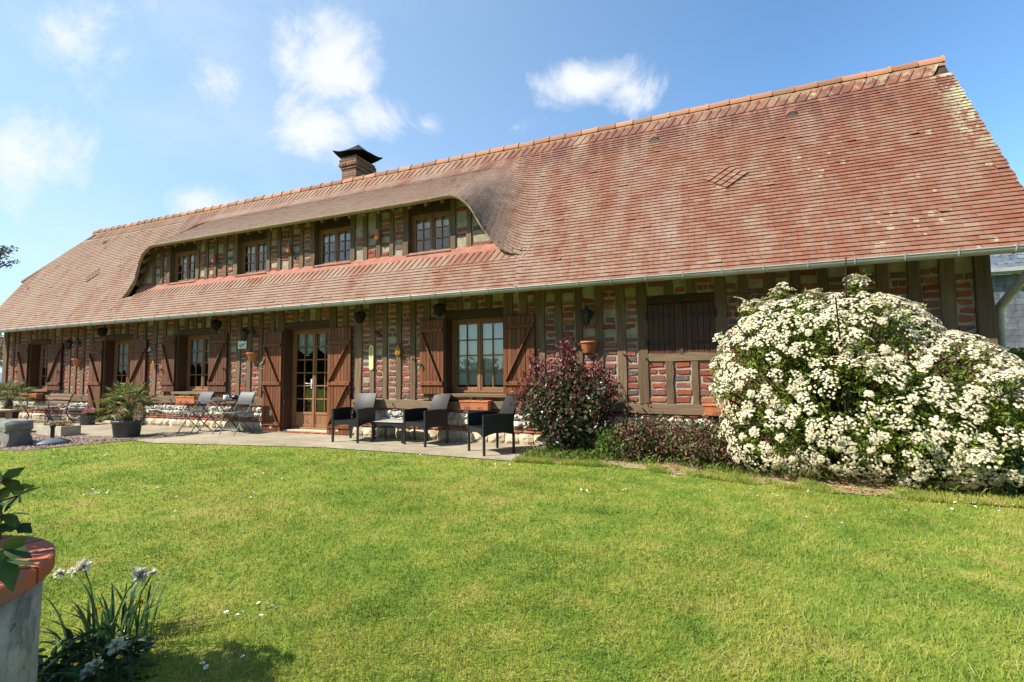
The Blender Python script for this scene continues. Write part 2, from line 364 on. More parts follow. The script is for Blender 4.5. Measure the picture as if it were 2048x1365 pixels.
def blob_points(n, blobs, shell=.55):
    """points in a union of ellipsoids, denser near the surface; returns points and outward directions"""
    wts = np.array([b[3]*b[4]*b[5] for b in blobs])**.67; k = rng.choice(len(blobs), n, p=wts/wts.sum()); B = np.array(blobs)[k]
    d = unit(rng.normal(size=(n, 3))); r = shell+(1-shell)*rng.random(n)**.6
    return B[:, :3]+d*B[:, 3:6]*r[:, None], d
def leafmat(name, c1, c2, tr=.3, rnd=.35, scale=5): return mat(name, c1, c2, scale, .55, rnd=rnd, transl=tr, spec=.3)

# ================================================================== ground (the setting)
def sheet(name, poly, z, m, kind='structure'):
    mb = MB(); n = len(poly); mb.add([(x, y, z) for x, y in poly], [tuple(range(n))]); o = mb.build(name, m); o['kind'] = kind; return o
sheet('ground', [(-400, -200), (400, -200), (400, 600), (-400, 600)], -.012, M_LAWN)
EDGE = [(-40, 2.2), (-13, 3.9), (-10.75, 4.3), (-10.45, 5.2), (-10.2, 5.72), (-9.4, 5.62), (-7.6, 5.95), (-5.95, 6.22), (-4.2, 6.2), (-2.5, 6.15)]       # lawn's far edge along the terrace
EDGE2 = [(-2.5, 6.15), (-1.1, 6.22), (-.2, 6.02), (.5, 5.78), (1.5, 5.62), (2.6, 5.66), (4.5, 5.75), (9, 5.9)]
sheet('terrace', [(-22, 6.0), (-14.4, 5.95), (-12.0, 5.80), (-11.2, 5.9), (-10.2, 5.72), (-9.4, 5.62), (-7.6, 5.95), (-5.95, 6.22), (-4.2, 6.2), (-2.5, 6.15), (-2.3, 7.62), (-22, 7.62)], 0, M_CONC)
sheet('gravel_bed', [(-40, 2.2), (-13, 3.9), (-10.75, 4.3), (-10.45, 5.2), (-10.15, 5.75), (-11.2, 5.93), (-12.0, 5.84), (-14.4, 5.99), (-22, 6.04), (-40, 6.2)], -.004, M_GRAVEL)
_bx = np.linspace(-2.5, 4.5, 120); _by = np.interp(_bx, [e[0] for e in EDGE2], [e[1] for e in EDGE2])+.05*np.sin(_bx*3.7)+.045*np.sin(_bx*9.1+1)+.03*np.sin(_bx*21)+.05
sheet('flower_bed', [(-2.5, 6.15)]+[(float(a), float(b)) for a, b in zip(_bx, _by)]+[(9, 5.95)]+[(9, 7.64), (-2.35, 7.64)], -.004, M_SOIL)

# ================================================================== the farmhouse
D = 7.6; EY, EZ, MS = 7.03, 2.59, 1.632; RY = 9.15; XL, XR = -20.42, 3.645
def plane(y): return EZ+MS*(y-EY)
RZ = plane(RY)
NRM = np.array([0, -math.sin(math.atan(MS)), math.cos(math.atan(MS))])
house = thing('farmhouse', 'long half-timbered brick farmhouse under a steep red tiled roof', 'house', (-8.4, 7.6, 0))
EL = [[-13.92, 7.46, 3.28], [-13.62, 7.426, 3.46], [-13.38, 7.391, 3.64], [-13.23, 7.357, 3.82], [-13.1, 7.323, 4.07], [-12.9, 7.289, 4.30], [-12.61, 7.254, 4.43], [-12.38, 7.22, 4.45], [-12.19, 7.22, 4.44],
      [-6.85, 7.22, 4.42], [-4.79, 7.22, 4.41], [-4.3, 7.22, 4.42], [-4.08, 7.22, 4.42], [-3.95, 7.22, 4.38], [-3.83, 7.25, 4.29], [-3.69, 7.28, 4.13], [-3.54, 7.31, 3.84], [-3.42, 7.34, 3.65], [-3.3, 7.37, 3.52], [-3.12, 7.4, 3.36], [-2.92, 7.43, 3.29], [-2.77, 7.46, 3.28]]
EL = np.array(EL); DX0, DX1 = EL[0, 0], EL[-1, 0]
_xs = np.linspace(-14.6, -2.1, 1251); _ye = np.interp(_xs, EL[:, 0], EL[:, 1])
_h = np.maximum(np.interp(_xs, EL[:, 0], EL[:, 2])-plane(_ye), 0); _h[(_xs < DX0) | (_xs > DX1)] = 0
_k = np.exp(-np.linspace(-2, 2, 21)**2); _k /= _k.sum(); _h = np.convolve(np.pad(_h, 10, 'edge'), _k, 'valid'); _ye = np.convolve(np.pad(_ye, 10, 'edge'), _k, 'valid')
def Hf(x): return np.interp(x, _xs, _h, 0, 0)
def Yef(x): return np.interp(x, _xs, _ye)
def Sz(x, y):
    ye = Yef(x); t = np.clip((9.06-y)/(9.06-ye), 0, 1.05); t = np.where(t < .2, t*t*2.5, t-.1)/.9
    return plane(y)+Hf(x)*t

def build_roof():
    mb = MB(); dY = .0388; Tw = .163; nrow = int((RY-EY)/dY)
    V = []; Fc = []; Rn = []; nv = 0
    def tile(xa, xb, ylo, up):
        nonlocal nv
        low = 1-.62*min(1, float(Hf((xa+xb)/2))/.9) if up else 1.0      # flatter pitch on the dormer, tiles lie closer
        yhi = ylo+dY*1.75; lift = .0255+random.gauss(0, .0009); tl = random.gauss(0, .0007)
        if random.random() < .012: lift += .008; tl += random.gauss(0, .005)
        rn = min(max(random.gauss(.46, .20), 0), 1)
        seg = 2 if up and abs(float(Hf(xa)-Hf(xb))) > .015 else 1
        for i in range(seg):
            x0 = xa+(xb-xa)*i/seg; x1 = xa+(xb-xa)*(i+1)/seg; P = []
            for (x, y, l) in ((x0, ylo, (lift+tl)*low), (x1, ylo, (lift-tl)*low), (x1, yhi, .001), (x0, yhi, .001)):
                z = float(Sz(x, y)) if up else plane(y)
                nn = NRM
                if up and Hf(x) > .02:
                    e = .02; gx = (Sz(x+e, y)-Sz(x-e, y))/(2*e); gy = (Sz(x, y+e)-Sz(x, y-e))/(2*e); nn = np.array([-gx, -gy, 1.]); nn = nn/np.linalg.norm(nn)
                P.append(np.array([x, y, z])+nn*l); 
                if l > .002: P.append(np.array([x, y, z])+nn*(l-.013*low))
            V.extend(P)   # 0 ll, 1 ll low, 2 lr, 3 lr low, 4 ur, 5 ul
            Fc.extend([(nv, nv+2, nv+4, nv+5), (nv+1, nv+3, nv+2, nv), (nv+1, nv, nv+5, nv+5), (nv+2, nv+3, nv+4, nv+4)][:2]); Rn.extend([rn, rn]); nv += 6
    for k in range(nrow+1):
        ylo = EY+k*dY; x = XL-random.random()*.02-(Tw/2 if k % 2 else 0)
        while x < XR:
            xa, xb = max(x+.0015, XL-.02), min(x+Tw-.0015, XR+.02+.01*math.sin(k*1.7)); x += Tw; xc = (xa+xb)/2
            if xb-xa < .02: continue
            z = plane(ylo)
            if z > 4.38 and xc < XL+(z-4.38)*1.0: continue
            if ((xc-.43)/.33)**1 < 2 and abs(xc-.43)/.33+abs(ylo+.02-8.07)/.155 < .80: continue
            if abs(xc+16.45)/.33+abs(ylo+.02-8.0)/.155 < .80: continue
            if DX0 < xc < DX1:
                if ylo >= float(Yef(xc))-.004 and ylo < 8.93+.04: tile(xa, xb, ylo, True)
                elif ylo >= 8.93: pass
                if ylo < 7.39: tile(xa, xb, ylo, False)
            else:
                if ylo < 8.93: tile(xa, xb, ylo, -14.6 < xc < -2.1)
    # first course tucked at the dormer's front edge
    x = DX0+.02
    while x < DX1-.1:
        tile(x, x+Tw-.003, float(Yef(x+.08))-.03, True); x += Tw
    # slanted tile courses under the ridge and at the dormer's foot
    def slanted(x0, x1, ya, yb, step, lean, up):
        nonlocal nv
        x = x0
        while x < x1:
            rn = min(max(random.gauss(.25, .18), 0), 1); wd = step*1.18
            P = []
            for (xx, y, l) in ((x, ya, .010), (x+wd, ya, .026), (x+wd+lean, yb, .026), (x+lean, yb, .010)):
                z = float(Sz(xx, y)) if up else plane(y)
                P.append(np.array([xx, y, z])+NRM*l)
            for (xx, y, l) in ((x+wd, ya, .0), (x+wd+lean, yb, .0), (x, ya, -.004)):
                z = float(Sz(xx, y)) if up else plane(y); P.append(np.array([xx, y, z])+NRM*l)
            V.extend(P); Fc.extend([(nv, nv+1, nv+2, nv+3), (nv+1, nv+4, nv+5, nv+2), (nv, nv+6, nv+4, nv+1)]); Rn.extend([rn]*3); nv += 7; x += step
    slanted(-18.6, XR-.25, 8.945, 9.09, .155, .13, False)
    slanted(DX0+.3, DX1-.1, 7.37, 7.515, .135, .13, False)
    mb.add(V, np.array(Fc), 0, np.array(Rn))
    roof = mb.build('roof', M_TILE, house)
    # boarding below the tiles, back slope, half hip
    sb = MB(); th = .05
    def slab(xa, xb, ya, yb):
        P = [(x, y, plane(y)+o) for o in (-.018, -.018-th) for x, y in ((xa, ya), (xb, ya), (xb, yb), (xa, yb))]
        sb.add(P, [(0, 1, 2, 3), (7, 6, 5, 4), (0, 4, 5, 1), (1, 5, 6, 2), (2, 6, 7, 3), (3, 7, 4, 0)])
    zc = lambda z: EY+(z-EZ)/MS
    slab(XL, XR, EY+.02, 7.42); slab(XL, DX0, 7.42, zc(4.38)); slab(DX1, XR, 7.42, 8.95); slab(DX0, DX1, 8.90, 8.95)
    sb.add([(XL, zc(4.38), 4.36), (DX0, zc(4.38), 4.36), (DX0, 8.95, plane(8.95)-.018), (XL+(plane(8.95)-4.38), 8.95, plane(8.95)-.018)], [(0, 1, 2, 3)])
    sb.add([(XL+1.35, 8.95, plane(8.95)-.018), (XR, 8.95, plane(8.95)-.018), (XR, RY, RZ), (XL+1.68, RY, RZ)], [(0, 1, 2, 3)])
    sb.build('roof_boarding', M_DARKWOOD, roof)
    bb = MB(); bb.add([(XL, 11.4, EZ), (XR, 11.4, EZ), (XR, RY, RZ), (XL+1.68, RY, RZ), (XL, 9.6, 4.38)], [(0, 1, 2, 3, 4)], 0, .4)
    bb.add([(XL-.14, zc(4.38)-.08, 4.36), (XL-.14, 9.75, 4.36), (XL+1.68, RY, RZ)], [(0, 1, 2)], 0, .4)
    bb.add([(XL-.14, zc(4.38)-.08, 4.36), (XL+1.68, RY, RZ), (XL+1.70, RY-.03, RZ-.06), (XL-.10, zc(4.38)-.10, 4.29)], [(0, 1, 2, 3)], 0, .4)
    bb.add([(XL-.14, zc(4.38)-.08, 4.36), (XL-.14, 9.75, 4.36), (XL-.14, 9.75, 4.30), (XL-.14, zc(4.38)-.08, 4.30)], [(0, 1, 2, 3)], 0, .4)
    bb.build('back_slope', M_TILE, roof)
    # ridge caps
    rb = MB(); x = XL+1.60
    while x < XR-.36:
        L = .37; a, b = Vector((x, RY+.02, RZ-.035+random.gauss(0, .004))), Vector((x+L, RY+.02, RZ-.035+random.gauss(0, .004))); n = 9; rn = random.random()
        for (u, v, r0, r1) in ((0, .9, .098, .098), (.88, 1.0, .108, .111)):
            P = []
            for q, rr in ((u, r0), (v, r1)):
                c = a.lerp(b, q)
                for i in range(n):
                    t = math.pi*(1.06-1.12*i/(n-1)); P.append((c.x, c.y+rr*math.cos(t)*1.0, c.z+rr*math.sin(t)*1.05))
            rb.add(P, [(i, i+1, n+i+1, n+i) for i in range(n-1)], 0, rn, True)
            rb.add(P[:n], [tuple(range(n))], 1); rb.add(P[n:], [tuple(range(n))], 1)
        x += .34
    rb.add([(XL+1.6, RY-.10, RZ-.13), (XR, RY-.10, RZ-.13), (XR, RY-.06, RZ-.05), (XL+1.6, RY-.06, RZ-.05)], [(0, 1, 2, 3)], 1)
    rb.build('ridge_tiles', [M_RIDGE, M_RMORT], roof)
    # raised diamond panels
    for cx, cy in ((.43, 8.07), (-16.45, 8.0)):
        dm = MB(); c = np.array([cx, cy, plane(cy)]); ax = np.array([1, 0, 0.]); ay = np.array([0, 1, MS])/math.hypot(1, MS)
        A, B = (ax*.32+ay*.29)/4, (ax*.32-ay*.29)/4      # lattice steps of the lozenge
        o = c-ax*.32
        for i in range(4):
            for j in range(4):
                p = o+A*i+B*j; V4 = [p+A*.05+NRM*.034, p+A*.05+B*.93+NRM*.052, p+A+B*.93+NRM*.040, p+A+NRM*.026]
                dm.add(V4+[v-NRM*.035 for v in V4], [(0, 1, 2, 3), (0, 4, 5, 1), (1, 5, 6, 2), (2, 6, 7, 3), (3, 7, 4, 0)], 0, .35+.3*random.random())
        dm.add([c-ax*.34, c-ay*.31, c+ax*.34, c+ay*.31], [(0, 1, 2, 3)], 1); dm.build('diamond_panel', [M_TILE, M_INT], roof)
    for vx, vy in ((-.7, 8.79), (1.5, 8.78), (-17.48, 8.79)):
        vb = MB(); z = plane(vy); P = []
        for (dy, rr, hh) in ((-.05, .095, .115), (.10, .06, .02)):
            for i in range(7):
                t = math.pi*i/6; P.append((vx-rr*math.cos(t), vy+dy, plane(vy+dy)+.01+hh*math.sin(t)))
        vb.add(P, [(i, i+1, 8+i, 7+i) for i in range(6)], 0, .3, True)
        vb.add([(vx+(x-vx)*.88, y-.003, z_-.012) for x, y, z_ in P[:7]]+[(vx+.07, vy-.07, plane(vy-.07)+.033), (vx-.07, vy-.07, plane(vy-.07)+.033)], [tuple(range(9))], 1); vb.build('vent_tile', [M_TILE, M_INT], roof)  # dark sheet across the mouth stands in for the shade inside
    # dormer roof edge, soffit and rafter ends
    xs = np.concatenate([np.linspace(DX0, -12.2, 40), np.linspace(-12.0, -4.4, 30), np.linspace(-4.2, DX1, 40)]); ye = Yef(xs); ze = plane(ye)+Hf(xs)
    fb = MB(); P = np.stack([np.stack([xs, ye-.035, ze-.006], 1), np.stack([xs, ye-.040, ze-.05], 1), np.stack([xs, ye+.02, ze-.065], 1)]); fb.grid(P, 0)
    fb.build('dormer_verge', M_VERGE, roof)
    sf = MB(); P = np.stack([np.stack([xs, ye+.02+(7.66-ye)*q, Sz(xs, ye+.02+(7.66-ye)*q)-.06], 1) for q in (0, .5, 1)]); sf.grid(P, 0, smooth=True)
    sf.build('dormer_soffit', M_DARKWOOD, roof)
    for x in [-12.75+.352*k for k in range(25)]+[-13.02, -13.18, -13.4, -3.72, -3.5]:
        y0 = float(Yef(x))+.045; rf = MB(); rf.bar((x, y0, float(Sz(x, y0))-.11), (x, 7.62, float(Sz(x, 7.62))-.11), .065, .085); rf.build('rafter', M_TIMBER, roof, .006)
    fl = MB(); P = []
    for q, (y, o) in enumerate(((7.51, .012), (7.525, .036), (7.55, .040), (7.58, .052))):
        P.append([(x, y+random.gauss(0, .003), plane(y)+o+random.gauss(0, .003)) for x in np.linspace(DX0+.35, DX1-.42, 90)])
    fl.grid(P, 0); fl.build('flashing', M_FLASH, roof)
    return roof
M_RIDGE = mat('ridge_clay', (.36, .155, .092), (.30, .16, .095), 3, .85, rnd=.3, bump=.3, bscale=30, spec=.2)
M_RMORT = mat('ridge_mortar', (.25, .155, .095), (.30, .18, .085), 8, .95, bump=.5, spec=.1)
M_VERGE = mat_timber('bleached_verge_board', (.36, .29, .17), (.24, .18, .10))
M_FLASH = mat('red_mortar_fillet', (.37, .15, .11), (.30, .12, .085), 6, .85, bump=.4, bscale=30)
roof = build_roof()

# chimney: through the ridge
ch = MB(); cx0, cx1, cy0, cy1 = -8.33, -7.88, 9.16, 9.85; z = 5.55; k = 0
ch.box(cx0+.006, cx1-.006, cy0+.006, cy1-.006, 5.4, 6.70, 1)
while z < 6.70:
    o = .045 if 6.44 < z < 6.58 else (.022 if z > 6.36 else 0); ch.box(cx0-o, cx1+o, cy0-o, cy1+o, z, z+.054); z += .064; k += 1
    if 6.50 < z < 6.57:
        for q in range(6): ch.box(cx0-.06+q*.095, cx0-.015+q*.095, cy0-.06, cy0, z-.06, z-.01)
M_CHBR = mat('sooty_chimney_brick', (.24, .13, .085), (.14, .08, .055), 7, .9, rnd=.35, bump=.4, bscale=40)
chim = ch.build('chimney', [M_CHBR, mat('sooty_mortar', (.17, .14, .11), (.10, .08, .065))], house, .003)
cp = MB(); U = np.linspace(-1, 1, 13); cpz = lambda u, v: 6.78+.34*max(0, 1-max(abs(u), abs(v)))**1.25+(.09*abs(u*v)**2 if u*v > 0 else -.06*abs(u*v)**1.5)
P = [[(-8.05+.46*u, 9.44+.42*v, cpz(u, v)) for u in U] for v in U]; cp.grid(P, 0, smooth=True); cp.grid([[(x, y, z_-.015) for x, y, z_ in r][::-1] for r in P], 0, smooth=True)
for x in (cx0+.03, cx1-.03):
    for y in (cy0+.03, cy1-.03): cp.tube([(x, y, 6.66), (x, y, 6.84)], .008, 6)
cp.build('chimney_cap', mat('sooty_sheet_metal', (.014, .014, .015), (.022, .02, .02), 9, .85, spec=.15), chim)

# -- gutter with brackets, downpipe
gt = MB(); n = 11; GY, GZ, GR = 6.965, 2.575, .062; P = []
for q, r in ((0, GR), (1, GR-.006)):
    for x in np.linspace(XL-.05, XR+.12, 40):
        P.append([(x, GY+r*math.cos(t), GZ+r*math.sin(t)-.0006*math.sin(x)) for t in np.linspace(math.pi, 2*math.pi, n)])
P = np.array(P).reshape(2, 40, n, 3); gt.grid(P[0]); gt.grid(P[1][:, ::-1])
gt.tube([(XL-.05, GY-GR, GZ+.004), (XR+.12, GY-GR, GZ+.004)], .009, 8)
for x in (XL-.05, XR+.12): gt.add([(x, GY+GR*math.cos(t), GZ+GR*math.sin(t)) for t in np.linspace(math.pi, 2*math.pi, n)], [tuple(range(n))])
gut = gt.build('gutter', M_ZINC, house)
gbm = MB(); gbm.tube([(0, GY+(GR+.004)*math.cos(t), GZ+(GR+.004)*math.sin(t)) for t in np.linspace(math.pi*.93, 2*math.pi, 8)], .008, 5)
gbm.tube([(0, GY-GR-.010, GZ+.008), (0, GY-GR+.012, GZ+.016)], .014, 6); x = XL+.2; b0 = gbm.build('bracket', M_ZINC, gut); b0.location.x = x
for k in range(1, 48): c = b0.copy(); COL.objects.link(c); c.location.x = x+.5*k
dp = MB(); px = 3.47
dp.tube([(px+.05, GY, GZ-.04), (px+.05, GY+.01, GZ-.13), (px+.04, GY+.05, GZ-.19), (px, GY+.12, GZ-.24), (px-.02, 7.55, 2.06), (px-.02, 7.68, 1.99), (px-.02, 7.72, 1.9), (px-.02, 7.72, .05)], .046, 12)
dp.tube([(px+.05, GY, GZ-.03), (px+.05, GY, GZ-.10)], .052, 12); dp.build('downpipe', M_ZINC, house)

# -- timber frame
FULL = [(-20.1, -19.86), (-19.65, -19.5), (-19.33, -19.22), (-18.78, -18.6), (-17.5, -17.34), (-17.08, -16.95), (-16.61, -16.49), (-16.31, -16.18), (-15.97, -15.82), (-15.58, -15.44), (-15.07, -14.91), (-13.68, -13.52),
        (-13.28, -13.16), (-12.89, -12.72), (-12.5, -12.38), (-12.1, -11.93), (-10.73, -10.58), (-10.23, -10.11), (-9.89, -9.75), (-9.54, -9.4), (-9.17, -9.06), (-8.84, -8.70), (-8.60, -8.42), (-7.15, -6.98), (-6.82, -6.68), (-6.51, -6.33),
        (-6.13, -6.01), (-5.82, -5.7), (-5.5, -5.38), (-5.18, -5.05), (-4.88, -4.74), (-4.58, -4.41), (-3.23, -3.06), (-2.94, -2.80), (-2.65, -2.47), (-2.29, -2.17), (-1.95, -1.82), (-1.61, -1.49), (-1.27, -1.13), (-.94, -.79), (.19, .34),
        (.51, .64), (.85, .99), (1.18, 1.3), (1.51, 1.63), (1.85, 1.99), (2.17, 2.31), (2.51, 2.65), (2.84, 2.98), (3.17, 3.34)]
OPEN = {-18.6: ('window', .86, 2.20), -14.91: ('door', .02, 2.20), -11.93: ('window', .84, 2.22), -8.42: ('door', .02, 2.22), -4.41: ('window', .85, 2.24), -.79: ('hatch', 1.49, 2.26)}
ZB, ZT = .72, 3.15
def post(x0, x1, z0, z1, name='post', deep=.16, y0=7.566, m=None, parent=house):
    mb = MB(); u = np.linspace(0, 1, 7); P = []
    for i in u:     # slightly waney edges
        zz = z0+(z1-z0)*i; j = [random.gauss(0, .006) for _ in range(4)]; yy = y0+random.gauss(0, .002)
        P.append([(x0+j[0], D+deep, zz), (x0+j[0], yy, zz), (x1+j[1], yy, zz), (x1+j[1], D+deep, zz)])
    mb.grid(P, 0, None, False); mb.add([P[-1][0], P[-1][1], P[-1][2], P[-1][3], P[0][0], P[0][1], P[0][2], P[0][3]], [(0, 1, 2, 3), (7, 6, 5, 4)])
    return mb.build(name, m or M_TIMBER, parent, .006)
def beam(x0, x1, z0, z1, y0=7.566, y1=7.8, name='beam', m=None, parent=house, wav=.005):
    mb = MB(); n = max(3, int((x1-x0)/.35)); P = []
    for i in range(n+1):
        x = x0+(x1-x0)*i/n; a, b = random.gauss(0, wav), random.gauss(0, wav)
        P.append([(x, y1, z0+a), (x, y0, z0+a), (x, y0, z1+b), (x, y1, z1+b)])
    mb.grid([r+[r[0]] for r in P], 0, None, False); mb.add(P[0]+P[-1], [(3, 2, 1, 0), (4, 5, 6, 7)])
    return mb.build(name, m or M_TIMBER_H, parent, .006)
infill = MB()
def bricks(x0, x1, z0, z1, ztop=None, step=.105, y=7.597, loose=.0, zfun=None):
    """lime mortar panel with one stack of rough bricks"""
    zz = [(z1 if zfun is None else max(z0+.01, min(z1, zfun(x)))) for x in (x0, x1)]
    infill.add([(x0-.02, y, z0), (x1+.02, y, z0), (x1+.02, y, zz[1]), (x0-.02, y, zz[0]), (x0-.02, y+.09, z0), (x1+.02, y+.09, z0), (x1+.02, y+.09, zz[1]), (x0-.02, y+.09, zz[0])],
               [(0, 1, 2, 3), (5, 4, 7, 6), (0, 3, 7, 4), (1, 5, 6, 2), (2, 6, 7, 3)], 1)
    z = z0+.025+random.random()*.02
    while z+.05 < z1:
        h = .074+random.gauss(0, .007); a, b = x0+abs(random.gauss(.018, .012)), x1-abs(random.gauss(.018, .012)); r = random.random(); rn = min(.84, random.random()**.9) if random.random() < .86 else .86+.14*random.random()
        segs = [(a, b)] if r < .84 else ([(a, (a+b)/2-.012), ((a+b)/2+.012, b)] if r < .94 else [])
        if z > 2.35 and random.random() < .35: segs = []
        if r > .975: segs = [(a+(b-a)*q/3+.01, a+(b-a)*(q+1)/3-.01) for q in range(3)]
        for (p, q) in segs:
            if q-p < .03: continue
            if zfun and (z+h > zfun(p)-.03 or z+h > zfun(q)-.03): continue
            j = lambda s=.007: random.gauss(0, s); f = y-.013+j(.003)
            o4 = [(p+j(), z+j(.006)), (q+j(), z+j(.006)), (q+j(), z+h+j(.006)), (p+j(), z+h+j(.006))]
            m4 = [((p+q)/2, z+j(.004)), (q+j(.003), z+h/2), ((p+q)/2, z+h+j(.004)), (p+j(.003), z+h/2)]
            ring = [o4[0], m4[0], o4[1], m4[1], o4[2], m4[2], o4[3], m4[3]]; c = ((p+q)/2, z+h/2)
            V = [(X, y+.005, Z) for X, Z in ring]+[(c[0]+(X-c[0])*.93, f, c[1]+(Z-c[1])*.88) for X, Z in ring]
            infill.add(V, [(i, (i+1) % 8, 8+(i+1) % 8, 8+i) for i in range(8)]+[tuple(range(8, 16))], 0, rn)
        z += step+random.gauss(0, .004)
for i, (a, b) in enumerate(FULL):
    kz = OPEN.get(b); pk = OPEN.get(FULL[i-1][1]) if i else None
    isj = kz or pk
    z0 = 0.0 if (kz and kz[0] == 'door') or (pk and pk[0] == 'door') else ZB
    end = i in (0, len(FULL)-1)
    post(a, b, z0, ZT, deep=.26 if isj else .14, y0=7.545 if end else 7.566)
    if i == len(FULL)-1: break
    nx = FULL[i+1][0]
    if not kz: bricks(b, nx, ZB, ZT); continue
    typ, zb, zt = kz
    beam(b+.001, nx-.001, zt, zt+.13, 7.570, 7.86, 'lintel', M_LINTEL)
    ns = 3 if nx-b > 1.1 else 2; cell = (nx-b)/(ns+1); e = b
    for q in range(ns):
        c = b+cell*(q+1); post(c-.065, c+.065, zt+.132, ZT, 'stud'); bricks(e, c-.065, zt+.132, ZT); e = c+.065
    bricks(e, nx, zt+.132, ZT)
    if typ != 'hatch':
        mb = MB(); zz = zb if typ == 'window' else .05; mb.box(b+.001, b+.013, 7.60, 7.795, zz, zt-.012); mb.box(nx-.013, nx-.001, 7.60, 7.795, zz, zt-.012); mb.box(b+.001, nx-.001, 7.60, 7.795, zt-.012, zt-.001); mb.build('jamb_lining', M_HATCH, house)
    if typ == 'window':
        beam(b-.07, nx+.07, zb-.06, zb-.002, 7.50, 7.9, 'window_sill', M_TIMBER_H, wav=.002)
        infill.box(b, nx, 7.600, 7.69, ZB, zb-.062, 1)
        for q in range(3): c = b+(nx-b)*(q+.5)/3; infill.box(c-.09, c+.05, 7.588, 7.62, ZB+.008, zb-.068, 0, random.random()*.8)
    if typ == 'hatch':
        beam(b+.001, nx-.001, zb-.12, zb, 7.564, 7.86, 'hatch_sill', M_TIMBER_H)
        e = b
        for c0, c1 in ((-.54, -.42), (-.17, -.07)): post(c0, c1, ZB, zb-.122, 'stud'); bricks(e, c0, ZB, zb-.122); e = c1
        bricks(e, nx, ZB, zb-.122)
for a, b in ((-20.1, -15.08), (-13.51, -8.61), (-6.97, 3.34)): beam(a, b, .565, ZB-.002, 7.535, 7.8, 'sill_beam', wav=.009)
beam(-20.1, 3.34, ZT, 3.38, 7.60, 7.8, 'wall_plate', M_DARKWOOD)

# -- plinth of flint, brick bands and cream blocks
pl = MB()
for a, b in ((-20.1, -15.08), (-13.51, -8.61), (-6.97, 3.34)):
    pl.box(a, b, 7.575, 7.8, -.05, .562, 1)
    def course(z0, z1, wmin, wmax, mi, depth, gap=.012, jit=.006):
        x = a+.005
        while x < b-.03:
            wd = random.uniform(wmin, wmax); x1 = min(x+wd, b)
            if b-x1 < wmin*.4: x1 = b
            pl.stone(x, x1-gap, z0+gap*.5, z1-gap*.5, 7.578, depth, mi, jit); x = x1
    course(.512, .562, .20, .24, 2, .032, .010, .002)
    course(.395, .512, .10, .22, 0, .050, .012, .010); course(.285, .395, .10, .22, 0, .052, .012, .010)
    course(.232, .285, .19, .23, 2, .030, .010, .003); course(.18, .232, .19, .23, 2, .030, .010, .003)
    course(-.01, .18, .20, .34, 3, .045, .012, .006)
    for e in ([a+.09] if a > -20 else [])+([b-.09] if b < 3 else []):
        for z0, z1 in ((-.01, .25), (.25, .56)): pl.stone(e-.09, e+.09, z0+.004, z1-.004, 7.572, .058, 3, .004)
pl.build('plinth', [M_FLINT, M_MORTAR, M_BRICK, M_BLOCK], house)

